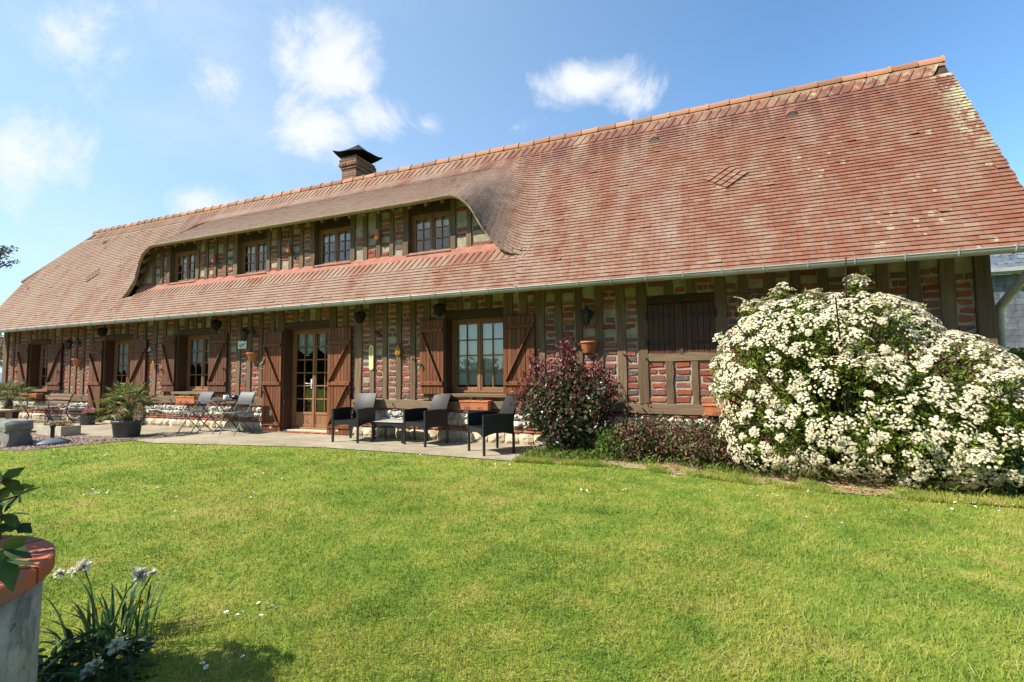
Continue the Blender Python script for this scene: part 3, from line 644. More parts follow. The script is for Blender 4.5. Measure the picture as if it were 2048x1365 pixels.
# -- windows and doors
def curtain(x0, x1, z0, z1, y, parent, bottom, amp=.012, folds=9):
    mb = MB(); nx, nz = 61, 6; P = []
    for j in range(nz):
        row = []
        for i in range(nx):
            u = i/(nx-1); zb = bottom(u); z = z1+(zb-z1)*j/(nz-1)
            row.append((x0+(x1-x0)*u, y+amp*math.sin(u*folds*2*math.pi)*(0.6+.4*j/nz)+random.gauss(0, .001), z))
        P.append(row)
    mb.grid(P); return mb.build('curtain', M_CURT, parent)
def casement(x0, x1, z0, z1, yf, cols, rows, panel=0.0, curt=None, cz=None, m=None, name='window', fw=.05):
    m = m or M_JOIN; fr = MB()
    fr.box(x0, x0+fw, yf, yf+.07, z0, z1); fr.box(x1-fw, x1, yf, yf+.07, z0, z1); fr.box(x0+fw, x1-fw, yf, yf+.07, z1-fw, z1); fr.box(x0+fw, x1-fw, yf-.03, yf+.07, z0, z0+.035)
    win = fr.build(name, m, house, .004)
    xm = (x0+x1)/2; pn = MB()
    for a, b in ((x0+fw+.002, xm-.001), (xm+.001, x1-fw-.002)):
        sm = MB(); y0, y1 = yf+.012, yf+.052; za, zb = z0+.037, z1-fw-.002; st = .052
        sm.box(a, a+st, y0, y1, za, zb); sm.box(b-st, b, y0, y1, za, zb); sm.box(a+st, b-st, y0, y1, zb-st, zb); sm.box(a+st, b-st, y0, y1, za, za+st*1.2)
        zp = za+st*1.2
        if panel: sm.box(a+st, b-st, y0+.012, y1, zp, zp+panel); sm.box(a+st, b-st, y0, y1, zp+panel, zp+panel+.05); zp += panel+.05
        gx0, gx1, gz1 = a+st, b-st, zb-st
        for c in range(1, cols): xx = gx0+(gx1-gx0)*c/cols; sm.box(xx-.011, xx+.011, y0+.004, y1-.002, zp, gz1)
        for r in range(1, rows): zz = zp+(gz1-zp)*r/rows; sm.box(gx0, gx1, y0+.006, y1-.004, zz-.012, zz+.012)
        if abs(b-xm) < .01: sm.box(b-.014, b+.022, y0-.014, y0+.002, za, zb)
        s_ = sm.build('sash', m, win, .003)
        pn.add([(gx0-.005, yf+.034, zp-.005), (gx1+.005, yf+.034, zp-.005), (gx1+.005, yf+.034, gz1+.005), (gx0-.005, yf+.034, gz1+.005)], [(0, 1, 2, 3)])
        if curt == 'full': curtain(gx0-.02, gx1+.02, 0, gz1+.02, yf+.075, win, lambda u: zp+.03+.03*abs(((u*7) % 1)-.5), folds=12)
        elif curt == 'points': curtain(gx0-.02, gx1+.02, 0, gz1+.02, yf+.075, win, lambda u: cz-.13*(1-abs(((u*2) % 1)-.5)*2)-.012*abs(((u*11) % 1)-.5), folds=7)
        elif curt == 'valance': curtain(gx0-.02, gx1+.02, 0, gz1+.02, yf+.075, win, lambda u: cz-.15*(1-abs(u-.5)*2)-.012*abs(((u*9) % 1)-.5), folds=6)
        elif curt == 'small': curtain(gx0-.02, gx1+.02, 0, gz1+.02, yf+.075, win, lambda u: cz-.10*abs(((u*2) % 1)-.5)-.02*abs(((u*9) % 1)-.5), folds=6)
    pn.build('pane', M_GLASS, win); return win
casement(-4.40, -3.24, .86, 2.23, 7.80, 2, 4, curt='full')
casement(-11.92, -10.74, .85, 2.21, 7.80, 2, 4, curt='points', cz=1.56)
casement(-18.59, -17.51, .87, 2.19, 7.80, 2, 4, curt='points', cz=1.56)
dw = casement(-8.41, -7.16, .05, 2.21, 7.80, 2, 6, panel=.21, curt='valance', cz=1.78, name='door')
hb = MB(); hb.tube([(-7.85, 7.805, 1.02), (-7.85, 7.76, 1.02), (-7.97, 7.755, 1.03)], .011, 8); hb.box(-7.87, -7.83, 7.80, 7.81, .92, 1.12); hb.build('door_handle', M_WHITE, dw)
dw2 = casement(-14.90, -13.69, .05, 2.19, 7.80, 2, 6, panel=.21, curt='points', cz=1.42, name='door')
hb = MB(); hb.tube([(-14.36, 7.805, 1.02), (-14.36, 7.76, 1.02), (-14.48, 7.755, 1.03)], .011, 8); hb.build('door_handle', M_WHITE, dw2)
th = MB(); th.box(-8.42, -7.15, 7.60, 7.86, 0.002, .048, 0); th.build('threshold', M_BLOCK, house, .004)
th = MB()
for k in range(11): th.box(-8.50+k*.13, -8.376+k*.13, 7.50, 7.598, -.02, .022, 0)
th.build('brick_step', M_BRICK, house, .004)
th = MB(); th.box(-14.91, -13.68, 7.58, 7.86, 0.002, .048, 0); th.build('threshold', M_BLOCK, house, .004)

def shutter(x0, x1, z0, z1, out, door=False, m=None, tilt=0.0):
    """open ledged-and-braced shutter folded against the wall; out = side of the hinges' far edge"""
    m = m or M_SHUT; ya, yb = 7.515, 7.542; bd = MB(); n = 7; wd = (x1-x0)/n
    for i in range(n): bd.box(x0+i*wd+.002, x0+(i+1)*wd-.002, ya+random.gauss(0, .0012), yb, z0, z1)
    sh = bd.build('shutter', m, house, .004)
    H = z1-z0; zs = [z0+H*.075, z0+H*.475, z0+H*.86] if door else [z0+H*.145, z0+H*.86]; bt = MB()
    for zc in zs: bt.box(x0+.015, x1-.015, ya-.026, ya-.002, zc-.036, zc+.036)
    for zl, zh in zip(zs[:-1], zs[1:]):
        xo, xi = (x0+.06, x1-.06) if out < 0 else (x1-.06, x0+.06)
        bt.bar((xi, ya-.013, zl+.04), (xo, ya-.013, zh-.04), .022, .075, up=(0, 1, 0))
    for zc in zs:
        for k in range(3):
            xx = x0+(x1-x0)*(k+.5)/3; bt.box(xx-.009, xx+.009, ya-.033, ya-.0265, zc-.009, zc+.009, 1)
    bt.build('brace', [m, M_IRON], sh, .003)
    ir = MB()
    xo = x0 if out < 0 else x1; zc = z0+H*.38
    ir.tube([(xo+.05*(-out), ya-.03, zc-.05), (xo+.05*(-out), ya-.035, zc+.05)], .009, 6); ir.tube([(xo+.05*(-out), ya, zc+.02), (xo+.05*(-out), ya-.05, zc+.02)], .014, 6)
    ir.build('latch', M_IRON, sh); return sh
shutter(-4.93, -4.415, .84, 2.21, -1); shutter(-3.225, -2.64, .84, 2.21, 1)
shutter(-12.42, -11.935, .84, 2.21, -1, m=M_SHUT2); shutter(-10.725, -10.12, .84, 2.19, 1, m=M_SHUT2)
shutter(-19.16, -18.60, .86, 2.21, -1, m=M_SHUT2); shutter(-17.49, -16.84, .84, 2.18, 1, m=M_SHUT2)
shutter(-8.97, -8.425, .01, 2.17, -1, True, m=M_SHUT); shutter(-7.145, -6.55, .01, 2.17, 1, True, m=M_SHUT)
shutter(-15.46, -14.915, .0, 2.17, -1, True, m=M_SHUT2); shutter(-13.67, -13.06, .0, 2.17, 1, True, m=M_SHUT2)
# closed hatch with black strap hinges
for x0, x1, s in ((-.785, -.305, -1), (-.297, .185, 1)):
    bd = MB(); n = 6
    for i in range(n): wd = (x1-x0)/n; bd.box(x0+i*wd+.0025, x0+(i+1)*wd-.0025, 7.578, 7.61, 1.492, 2.256)
    if s > 0: bd.box(x0-.03, x0+.03, 7.562, 7.577, 1.47, 2.25)
    sh = bd.build('hatch_shutter', M_HATCH, house, .004); hg = MB()
    for zc in (1.66, 2.08):
        xa, xb = (x0-.03, x0+.34) if s < 0 else (x1-.34, x1+.03); hg.box(xa, xb, 7.565, 7.576, zc-.018, zc+.018); hg.tube([((x0-.012 if s < 0 else x1+.012), 7.556, zc-.06), ((x0-.012 if s < 0 else x1+.012), 7.556, zc+.06)], .014, 8)
    hg.build('hinge', M_IRON, sh)
pg = MB()
for x in np.arange(-19.5, 3.2, .93): pg.bar((x, 7.54, .66), (x+.03, 7.50, .625), .016, .016)
for (x, z) in ((-1.17, 1.5), (-.83, 1.43), (-5.1, 1.5), (.25, 1.43)): pg.bar((x, 7.57, z), (x+.02, 7.51, z-.02), .018, .018)
pg.build('oak_pegs', M_DARKWOOD, house)

# -- dormer front
DP = [(-13.02, -12.90), (-12.703, -12.585), (-12.448, -12.313), (-11.353, -11.235), (-11.039, -10.924), (-10.734, -10.62), (-10.393, -10.281), (-10.073, -9.931), (-9.004, -8.89), (-8.684, -8.569), (-8.336, -8.227), (-8.018, -7.911), (-7.705, -7.588),
      (-6.64, -6.525), (-6.313, -6.208), (-5.998, -5.876), (-5.671, -5.57), (-5.353, -5.225), (-4.295, -4.178), (-3.959, -3.856)]
WINX = (-12.313, -9.931, -7.588, -5.225); dtop = lambda x: float(Sz(x, 7.6))-.075
for i, (a, b) in enumerate(DP):
    zt = min(dtop(a), dtop(b), 4.62); win = b in WINX or (i and DP[i-1][1] in WINX)
    post(a, b, 3.505, zt, 'dormer_post', .2 if win else .12, parent=house)
    nx = DP[i+1][0] if i+1 < len(DP) else -3.42
    if b in WINX:
        casement(b+.004, nx-.004, 3.51, 4.32, 7.68, 2, 3, curt='small', cz=4.02, fw=.04, name='dormer_window')
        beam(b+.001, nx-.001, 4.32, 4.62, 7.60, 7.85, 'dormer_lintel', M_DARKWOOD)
        beam(b-.02, nx+.02, 3.478, 3.508, 7.535, 7.8, 'dormer_sill', M_TIMBER_H, wav=.001)
    else: bricks(b, nx, 3.505, min(4.60, dtop((b+nx)/2)+.2), zfun=dtop, step=.098)
bricks(-13.55, -13.02, 3.505, 4.6, zfun=dtop, step=.098)
beam(-13.5, -3.28, 3.40, 3.476, 7.545, 7.8, 'dormer_beam', M_TIMBER_H)
for xs in (np.linspace(-13.62, -12.75, 14), np.linspace(-3.98, -3.30, 14)):
    cb = MB(); P = []
    for x in xs: zz = dtop(x); P.append([(x, 7.60, zz-.10), (x, 7.535, zz-.10), (x, 7.535, zz+.01), (x, 7.60, zz+.01)])
    cb.grid(P, 0, None, False); cb.build('curved_brace', M_TIMBER, house)
infill.build('brick_infill', [M_BRICK, M_MORTAR], house)
gw = MB()
for x0, x1 in ((-20.09, -19.9), (3.14, 3.33)):
    gw.box(x0, x1, 7.77, 11.0, 0, 2.6); gw.add([(x, y, z) for x in (x0, x1) for y, z in ((7.77, 2.6), (11.0, 2.6), (9.6, 4.3), (8.1, 4.25))], [(0, 1, 2, 3), (7, 6, 5, 4), (0, 3, 7, 4), (3, 2, 6, 7), (2, 1, 5, 6)])
gw.add([(x, y, z) for x in (3.14, 3.33) for y, z in ((8.1, 4.25), (9.6, 4.3), (9.15, 5.95))], [(0, 1, 2), (5, 4, 3), (0, 2, 5, 3), (2, 1, 4, 5)]); gw.box(-19.9, 3.14, 10.8, 11.0, 0, 2.7)
gw.build('gable_wall', M_MORTAR, house)
it = MB(); it.box(-19.8, 3.1, 8.1, 10.7, .0, .02); it.box(-19.8, 3.1, 7.9, 10.7, 2.95, 3.0); it.box(-19.8, 3.1, 10.6, 10.75, .02, 2.95); it.build('interior', M_INT, house)

# ================================================================== things on and by the house
def G(px, py, z=0.0):
    """where the photograph's pixel meets a level at height z"""
    d = RR*((px-1024)/FPX)+UU*((682.5-py)/FPX)+F; t = (z-CAMZ)/d.z; return Vector((d.x*t, d.y*t, z))
def W(px, py, y):
    """where the photograph's pixel meets the plane parallel to the facade at distance y"""
    d = RR*((px-1024)/FPX)+UU*((682.5-py)/FPX)+F; t = y/d.y; return Vector((d.x*t, y, CAMZ+d.z*t))

# wall lanterns
ln = thing('wall_lantern', '', 'lantern', group='black wall lanterns'); lb = MB()
lb.lathe([(.0, -.012), (.045, -.012), (.055, 0), (.04, .012), (0, .014)], (0, 0, 0), 14, sy=1); V = lb.V[-1]; lb.V[-1] = np.stack([V[:, 0], -V[:, 2]-.014, V[:, 1]*1.5], 1)
lb.tube([(0, -.02, 0), (0, -.09, .02), (0, -.16, .09), (0, -.21, .11), (0, -.23, .08)], .011, 8); lb.tube([(0, -.05, -.02), (0, -.11, -.05), (0, -.13, -.01), (0, -.10, .01)], .007, 6)
lb.build('arm', M_IRON, ln); lc = MB(); c = (0, -.23, 0)
lc.lathe([(0, .10), (.012, .085), (.03, .065), (.05, .05), (.085, .02), (.098, .0), (.09, -.004), (0, .0)], c, 6, smooth=False); lc.lathe([(.0, -.22), (.012, -.205), (.02, -.195), (.048, -.185), (.05, -.172), (0, -.17)], c, 6, smooth=False)
for k in range(6):
    t = k*math.pi/3; lc.bar((.08*math.cos(t), -.23+.08*math.sin(t), -.003), (.047*math.cos(t), -.23+.047*math.sin(t), -.175), .010, .010)
lc.build('lamp_cage', M_IRON, ln); lg = MB(); lg.lathe([(.074, -.004), (.043, -.172)], c, 6, smooth=False); lg.build('glass', mat('smoky_lantern_glass', (.02, .025, .025), rough=.25, spec=.5), ln)
lab = ['black wall lantern above the clay pot between the left window and the left door', 'black wall lantern above the white name board by the tall glazed door', 'black wall lantern above the clay half pot beside the purple shrub']
for k, (x, z) in enumerate(((-16.10, 2.16), (-9.33, 2.17), (-1.70, 2.16))):
    o = ln if k == 0 else copy_thing(ln, (0, 0, 0)); o.location = (x, 7.566, z); o['label'] = lab[k]
# half pots
hp = MB(); prof = [(.085, -.19), (.10, -.17), (.135, -.05), (.148, -.03), (.155, -.028), (.158, 0), (.142, 0), (.138, -.03), (.08, -.18)]
hp.lathe(prof, (0, 0, 0), 22, a0=math.pi, a1=2*math.pi); hp.add([(r*c_, 0, z) for c_ in (-1, 1) for r, z in prof[:6]], [(0, 1, 2, 3, 4, 5), (11, 10, 9, 8, 7, 6)])
hp.add([(.08*math.cos(t), .08*math.sin(t), -.186) for t in np.linspace(math.pi, 2*math.pi, 12)], [tuple(range(12))])
for k in range(11): t = math.pi+math.pi*(k+.5)/11; hp.bar((.104*math.cos(t), .104*math.sin(t), -.165), (.134*math.cos(t), .134*math.sin(t), -.055), .006, .006)
hpo = hp.build('wall_pot', M_TERRA); lab = ['empty clay half pot on the wall between the left window and the left door', 'empty clay half pot hung beside the white name board', 'empty ribbed clay half pot hung above the purple leaved shrub']
for k, x in enumerate((-16.05, -9.30, -1.715)):
    o = hpo if k == 0 else hpo.copy()
    if k: COL.objects.link(o)
    o.location = (x, 7.564, 1.715); tag(o, lab[k], 'wall pot', 'clay half pots on the facade')
# terracotta window boxes in iron holders
def window_box(x, L, label, plants=0):
    t = thing('window_box', label, 'window box', (x, 7.44, .565), 'clay window boxes'); mb = MB(); h = L/2; q = []
    for (w, d, z) in ((h-.02, .062, 0), (h-.004, .078, .135), (h+.006, .088, .137), (h+.006, .088, .165), (h-.014, .068, .165), (h-.02, .06, .10)):
        q.append([(x-w, 7.44-d, .575+z), (x+w, 7.44-d, .575+z), (x+w, 7.44+d, .575+z), (x-w, 7.44+d, .575+z), (x-w, 7.44-d, .575+z)])
    mb.grid(q, 0, None, False); mb.add(q[0][:4], [(3, 2, 1, 0)]); mb.build('box', M_TERRA, t, .003)
    s = MB(); s.box(x-h+.03, x+h-.03, 7.385, 7.495, .66, .705); s.build('soil', M_SOIL, t)
    b = MB()
    for xx in (x-.12, x+.12):
        for sg in (-1, 1): b.tube([(xx+sg*(.025+.022*math.cos(a)), 7.34, .60+.028*math.sin(a)) for a in np.linspace(-1.5, 3.6, 12)], .005, 5)
    b.tube([(x-h, 7.342, .578), (x+h, 7.342, .578)], .006, 6); b.tube([(x-.12, 7.342, .57), (x-.12, 7.53, .57)], .006, 6); b.tube([(x+.12, 7.342, .57), (x+.12, 7.53, .57)], .006, 6)
    b.build('holder', M_IRON, t)
    if plants:
        p = MB(); n = plants; C = np.stack([rng.uniform(x-h+.05, x+h-.05, n), rng.uniform(7.40, 7.48, n), np.full(n, .70)], 1)
        leaves(p, C, rng.normal(size=(n, 3))*[.6, .6, .3]+[0, -.2, .9], rng.uniform(.05, .13, n), .02); p.build('seedlings', M_LEAF, t)
M_LEAF = leafmat('fresh_green_leaf', (.10, .20, .03), (.16, .25, .05))
window_box(-17.95, .62, 'clay window box fixed to the beam above the garden bench'); window_box(-11.28, .66, 'clay window box with green seedlings beside the folding chairs', 130)
window_box(-3.72, .56, 'clay window box under the lace curtained window behind the black armchair', 14); window_box(.27, .60, 'clay window box half hidden by the white flowering bush')
# name board, painted plate, hanging baskets, ornaments
t = thing('name_board', 'small white name board with faint handwriting by the glazed door', 'sign', (-9.67, 7.55, 1.82)); mb = MB()
x0, x1, z0, z1 = -9.80, -9.53, 1.815, 1.995; mb.box(x0, x1, 7.545, 7.562, z0, z1); mb.build('board', M_WHITE, t, .003); sc = MB()
def stroke(pts, r=.0035, y=7.541): sc.tube([(x0+(x1-x0)*u, y, z0+(z1-z0)*v) for u, v in pts], r, 5)
stroke([(.22, .58), (.20, .38), (.23, .28), (.28, .32)]); stroke([(.30, .50), (.33, .36), (.38, .50), (.36, .22), (.31, .12)]); stroke([(.45, .36), (.53, .72), (.57, .40)]); stroke([(.47, .5), (.58, .54)])
stroke([(.60, .46), (.62, .56), (.66, .46), (.69, .60), (.73, .52), (.76, .64), (.80, .58), (.84, .70), (.93, .76)]); sc.build('lettering', M_IRON, t)
t = thing('wall_plate', 'tall pale yellow rounded plate with vertical green lettering on a post', 'plate', (-6.075, 7.56, 1.3)); mb = MB(); n = 12
O = [(.052*math.cos(a), .245-.05+.052*math.sin(a)) for a in np.linspace(0, math.pi, n)]+[(.052*math.cos(a), -.195+.052*math.sin(a)) for a in np.linspace(math.pi, 2*math.pi, n)]
V = [(-6.07+u, y, 1.545+v) for y in (7.545, 7.562) for u, v in O]; k = len(O); mb.add(V, [tuple(range(k))[::-1], tuple(range(k, 2*k))]+[(i, (i+1) % k, k+(i+1) % k, k+i) for i in range(k)])
mb.build('plate', mat('pale_yellow_enamel', (.72, .66, .33), (.68, .62, .30), rough=.45), t); sc = MB()
for i in range(9):
    z = 1.55+i*.024; sc.bar((-6.092, 7.543, z), (-6.052, 7.543, z+.002), .004, .004)
    if i % 2: sc.bar((-6.092, 7.543, z), (-6.092, 7.543, z+.014), .004, .004)
    else: sc.bar((-6.052, 7.543, z), (-6.072, 7.543, z+.014), .004, .004)
sc.build('lettering', mat('dark_green_paint', (.03, .10, .05)), t)
hbk = thing('hanging_basket', '', 'basket', group='dark hanging baskets under the eaves'); mb = MB()
a = np.linspace(0, 2*math.pi, 25); P = [[(r*math.cos(q)*(1+.05*math.sin(5*q+i)), r*math.sin(q)*(1+.05*math.cos(4*q-i)), z+random.gauss(0, .006)) for q in a] for i, (r, z) in enumerate(((.005, -.17), (.06, -.15), (.098, -.09), (.112, 0), (.108, .03), (.07, .05), (.005, .06)))]
mb.grid(P); mb.build('bowl', mat('dark_moss_basket', (.014, .012, .009), (.024, .020, .014), 25, .95, bump=.9), hbk); cb = MB()
for q in (0, 2.1, 4.2): cb.tube([(.13*math.cos(q), .13*math.sin(q), .03), (0, 0, .28)], .003, 4)
cb.build('chain', M_IRON, hbk); lab = ['dark hanging basket under the eaves beside the left door', 'dark hanging basket under the eaves above the window by the folding table', 'dark hanging basket under the eaves above the right leaf of the tall door shutters', 'dark hanging basket under the eaves at the corner of the lace curtained window']
for k, (x, z) in enumerate(((-14.62, 2.44), (-10.28, 2.42), (-6.2, 2.38), (-4.40, 2.42))):
    o = hbk if k == 0 else copy_thing(hbk, (0, 0, 0)); o.location = (x, 7.36, z); o['label'] = lab[k]
# terracotta ornaments on the dormer; cicadas, gecko, bird and bell on the facade
def ornament(name, label, cat, loc, col, size, group=None, wings=None):
    t = thing(name, label, cat, loc, group); x, y, z = loc; mb = MB(); s = size
    mb.lathe([(.005, -.5), (.13, -.45), (.24, -.25), (.27, -.02), (.21, .2), (.15, .30), (.17, .38), (.12, .47), (.004, .5)], (0, 0, 0), 14); mb.V[-1] = mb.V[-1]*np.array([s, s*.55, s])+np.array([x, y, z]); mb.build('body', col, t)
    if wings:
        wb = MB()
        for sg in (-1, 1): wb.add([(x+sg*.05*s, y-.14*s, z+.28*s), (x+sg*.34*s, y-.06*s, z+.02*s), (x+sg*.26*s, y-.08*s, z-.42*s), (x+sg*.04*s, y-.17*s, z-.62*s)], [(0, 1, 2, 3)])
        wb.build('wing', wings, t)
    return t
OR = mat('orange_glaze', (.50, .22, .04), (.36, .13, .03), 9, .4)
lab = ['terracotta owl shaped ornament between the first and second dormer windows', 'terracotta owl shaped ornament between the second and third dormer windows', 'terracotta owl shaped ornament next to the widest dormer window on its left']
for k, (px, py) in enumerate(((427, 517), (577, 497), (754, 470))):
    p = W(px, py, 7.50); ornament('wall_ornament', lab[k], 'ornament', tuple(p), M_TERRA, .23, 'terracotta ornaments on the dormer')
ornament('wall_cicada', 'orange cicada ornament with dark head, right of the yellow plate', 'ornament', tuple(W(796, 700, 7.52)), OR, .20, 'cicadas on the facade', OR)
ornament('wall_cicada', 'orange cicada ornament on the post under the small metal bell', 'ornament', tuple(W(306, 730, 7.52)), OR, .19, 'cicadas on the facade', OR)
t = thing('wall_gecko', 'dark red gecko ornament climbing the bricks above the yellow plate', 'ornament', tuple(W(757, 668, 7.57))); p = W(757, 668, 7.575); mb = MB()
mb.tube([p+Vector((-.12, 0, .03)), p+Vector((-.07, 0, .03)), p, p+Vector((.06, 0, -.03)), p+Vector((.10, 0, -.09)), p+Vector((.14, 0, -.12))], [.012, .020, .024, .018, .009, .003], 7)
for u, v in ((-.06, .06), (-.07, -.04), (.05, .05), (.04, -.08)): mb.tube([p+Vector((u*.6, 0, -u*.2)), p+Vector((u, -.005, v))], .006, 5)
mb.build('body', mat('rusty_red_metal', (.14, .03, .02), (.06, .03, .025)), t)
t = thing('wall_bird', 'small grey metal bird ornament on the post left of the tall door shutter', 'ornament', tuple(W(525, 728, 7.5))); p = W(525, 728, 7.52); mb = MB()
mb.tube([p+Vector((-.09, 0, -.03)), p+Vector((-.03, 0, -.01)), p+Vector((.03, 0, .03)), p+Vector((.05, -.01, .09)), p+Vector((.02, -.02, .11))], [.006, .032, .036, .02, .006], 8); mb.tube([p+Vector((0, 0, -.02)), p+Vector((0, .04, -.10)), p+Vector((.05, .045, -.12))], .006, 5)
mb.tube([p+Vector((-.08, .02, -.11)), p+Vector((.12, .02, -.11))], .009, 6); mb.build('body', M_STONE, t)
t = thing('door_bell', 'small pale metal bell hung on a dark post beside the left door', 'bell', tuple(W(300, 700, 7.45))); p = W(301, 699, 7.45); mb = MB()
mb.lathe([(.004, .07), (.02, .065), (.036, .03), (.045, -.02), (.07, -.05), (.066, -.05), (.03, .0)], tuple(p), 16); mb.build('bell', mat('brushed_bell_metal', (.42, .44, .42), (.30, .31, .3), rough=.4, metal=.5), t)
mb = MB(); mb.tube([p+Vector((0, 0, .07)), p+Vector((0, .0, .11)), p+Vector((0, .12, .12))], .008, 6); mb.tube([p+Vector((0, 0, 0)), p+Vector((0, 0, -.07))], .006, 6); mb.build('bracket', M_IRON, t)

# ------------------------------------------------------------------ rattan set
def weave(name):
    m = bpy.data.materials.new(name); m.use_nodes = True; t = NT(m.node_tree); p = t.pos()
    wv = t.n('ShaderNodeTexBrick'); wv.inputs['Scale'].default_value = 34; wv.inputs['Brick Width'].default_value = .9; wv.inputs['Row Height'].default_value = .32; wv.inputs['Mortar Size'].default_value = .05
    s = t.sep(p); cb = t.n('ShaderNodeCombineXYZ'); t.put(cb.inputs[0], t.math('ADD', s[0], s[1])); t.put(cb.inputs[1], s[2]); t.put(wv.inputs['Vector'], cb.outputs[0])
    wv.inputs['Color1'].default_value = (.028, .029, .031, 1); wv.inputs['Color2'].default_value = (.013, .013, .014, 1); wv.inputs['Mortar'].default_value = (.006, .006, .006, 1)
    t.out(t.bsdf(wv.outputs['Color'], .5, t.bump(wv.outputs['Fac'], -.8, .006), .3)); return m
M_RATTAN = weave('woven_black_rattan')
def rattan_chair():
    t = thing('rattan_armchair', '', 'armchair', group='black rattan armchairs on the terrace'); w, d = .265, .265
    s = MB(); n = 9; arch = [.285-.055*math.sin(math.pi*i/(n-1))*-1 if False else .275+.05*math.sin(math.pi*i/(n-1)) for i in range(n)]; xs = np.linspace(-w+.03, w-.03, n)
    for y in (-d, d-.02):
        s.grid([[(x, y, .375) for x in xs], [(x, y, arch[i]) for i, x in enumerate(xs)]], 0, .5, False); s.grid([[(x, y+.02, .375) for x in xs][::-1], [(x, y+.02, arch[i]) for i, x in enumerate(xs)][::-1]], 0, .5, False)
    s.box(-w+.03, w-.03, -d, d, .375, .395); s.build('seat', M_RATTAN, t)
    for sg in (-1, 1):
        a = MB(); x0, x1 = (sg*w-.016, sg*w+.016); ys = np.linspace(-d+.012, d-.012, n)
        top = [.595+.012*(1-2*abs(i/(n-1)-.5)) for i in range(n)]
        for x in (x0, x1): r = [[(x, y, top[i]) for i, y in enumerate(ys)], [(x, y, arch[i]) for i, y in enumerate(ys)]]; a.grid(r if x == x0 else [q[::-1] for q in r], 0, .5, False)
        a.grid([[(x0, y, top[i]) for i, y in enumerate(ys)], [(x1, y, top[i]) for i, y in enumerate(ys)]], 0, .5, False); a.grid([[(x0, y, arch[i]) for i, y in enumerate(ys)], [(x1, y, arch[i]) for i, y in enumerate(ys)]], 0, .5, False)
        a.box(x0-.004, x1+.004, -d-.006, -d+.012, .28, .60); a.build('arm', M_RATTAN, t)
    b = MB(); P0 = []; P1 = []
    for j in range(7):
        u = j/6; z = .38+.47*u; y = d-.035+.13*u*u+.03*u; hw = (w-.035)*(1-.10*u)
        P0.append([(hw*q, y-.02*(1-q*q)*-1+.012, z) for q in np.linspace(-1, 1, 7)]); P1.append([(hw*q, y-.02*(1-q*q)*-1+.042, z) for q in np.linspace(1, -1, 7)])
    b.grid(P0, 0, .5); b.grid(P1, 0, .5); b.grid([P0[-1], P1[-1][::-1]], 0, .5); b.grid([[r[0] for r in P0], [r[-1] for r in P1]], 0, .5); b.grid([[r[-1] for r in P1] if False else [r[0] for r in P1], [r[-1] for r in P0]], 0, .5)
    b.build('backrest', M_RATTAN, t)
    for sx in (-1, 1):
        for sy in (-1, 1): l = MB(); l.box(sx*w-.016, sx*w+.016, sy*(d-.012)-.016, sy*(d-.012)+.016, 0, .30); l.build('leg', M_BLKMET, t)
    return t
rc = rattan_chair()
for k, (x, y, rz, lab) in enumerate(((-6.02, 7.02, 4, 'black rattan armchair in front of the tall door\'s right shutter'), (-4.52, 7.10, -16, 'black rattan armchair beside the small rattan table, in front of the lace curtained window'), (-3.10, 6.72, -38, 'black rattan armchair turned sideways beside the purple leaved shrub'))):
    o = rc if k == 0 else copy_thing(rc, (0, 0, 0)); o.location = (x, y, 0); o.rotation_euler.z = R_(rz); o['label'] = lab
t = thing('rattan_table', 'low black rattan coffee table with pale glass top between two armchairs', 'table', (-5.27, 7.2, 0)); w, d = .33, .20; mb = MB(); n = 11
for y in (-d, d): mb.grid([[(-5.27+x, 7.2+y, .355) for x in np.linspace(-w, w, n)], [(-5.27+x, 7.2+y, .24+.06*math.sin(math.pi*i/(n-1))) for i, x in enumerate(np.linspace(-w, w, n))]], 0, .5, False)
for x in (-w, w): mb.grid([[(-5.27+x, 7.2+y, .355) for y in np.linspace(-d, d, n)], [(-5.27+x, 7.2+y, .24+.06*math.sin(math.pi*i/(n-1))) for i, y in enumerate(np.linspace(-d, d, n))]], 0, .5, False)
mb.box(-5.27-w, -5.27+w, 7.2-d, 7.2+d, .34, .355); mb.build('apron', M_RATTAN, t); mb = MB(); mb.box(-5.27-w-.005, -5.27+w+.005, 7.2-d-.005, 7.2+d+.005, .358, .366); mb.build('table_top', mat('frosted_pale_glass', (.45, .48, .40), (.42, .45, .38), rough=.25, spec=.6), t, .002)
for sx in (-1, 1):
    for sy in (-1, 1): l = MB(); l.box(-5.27+sx*(w-.01)-.014, -5.27+sx*(w-.01)+.014, 7.2+sy*(d-.01)-.014, 7.2+sy*(d-.01)+.014, 0, .26); l.build('leg', M_BLKMET, t)

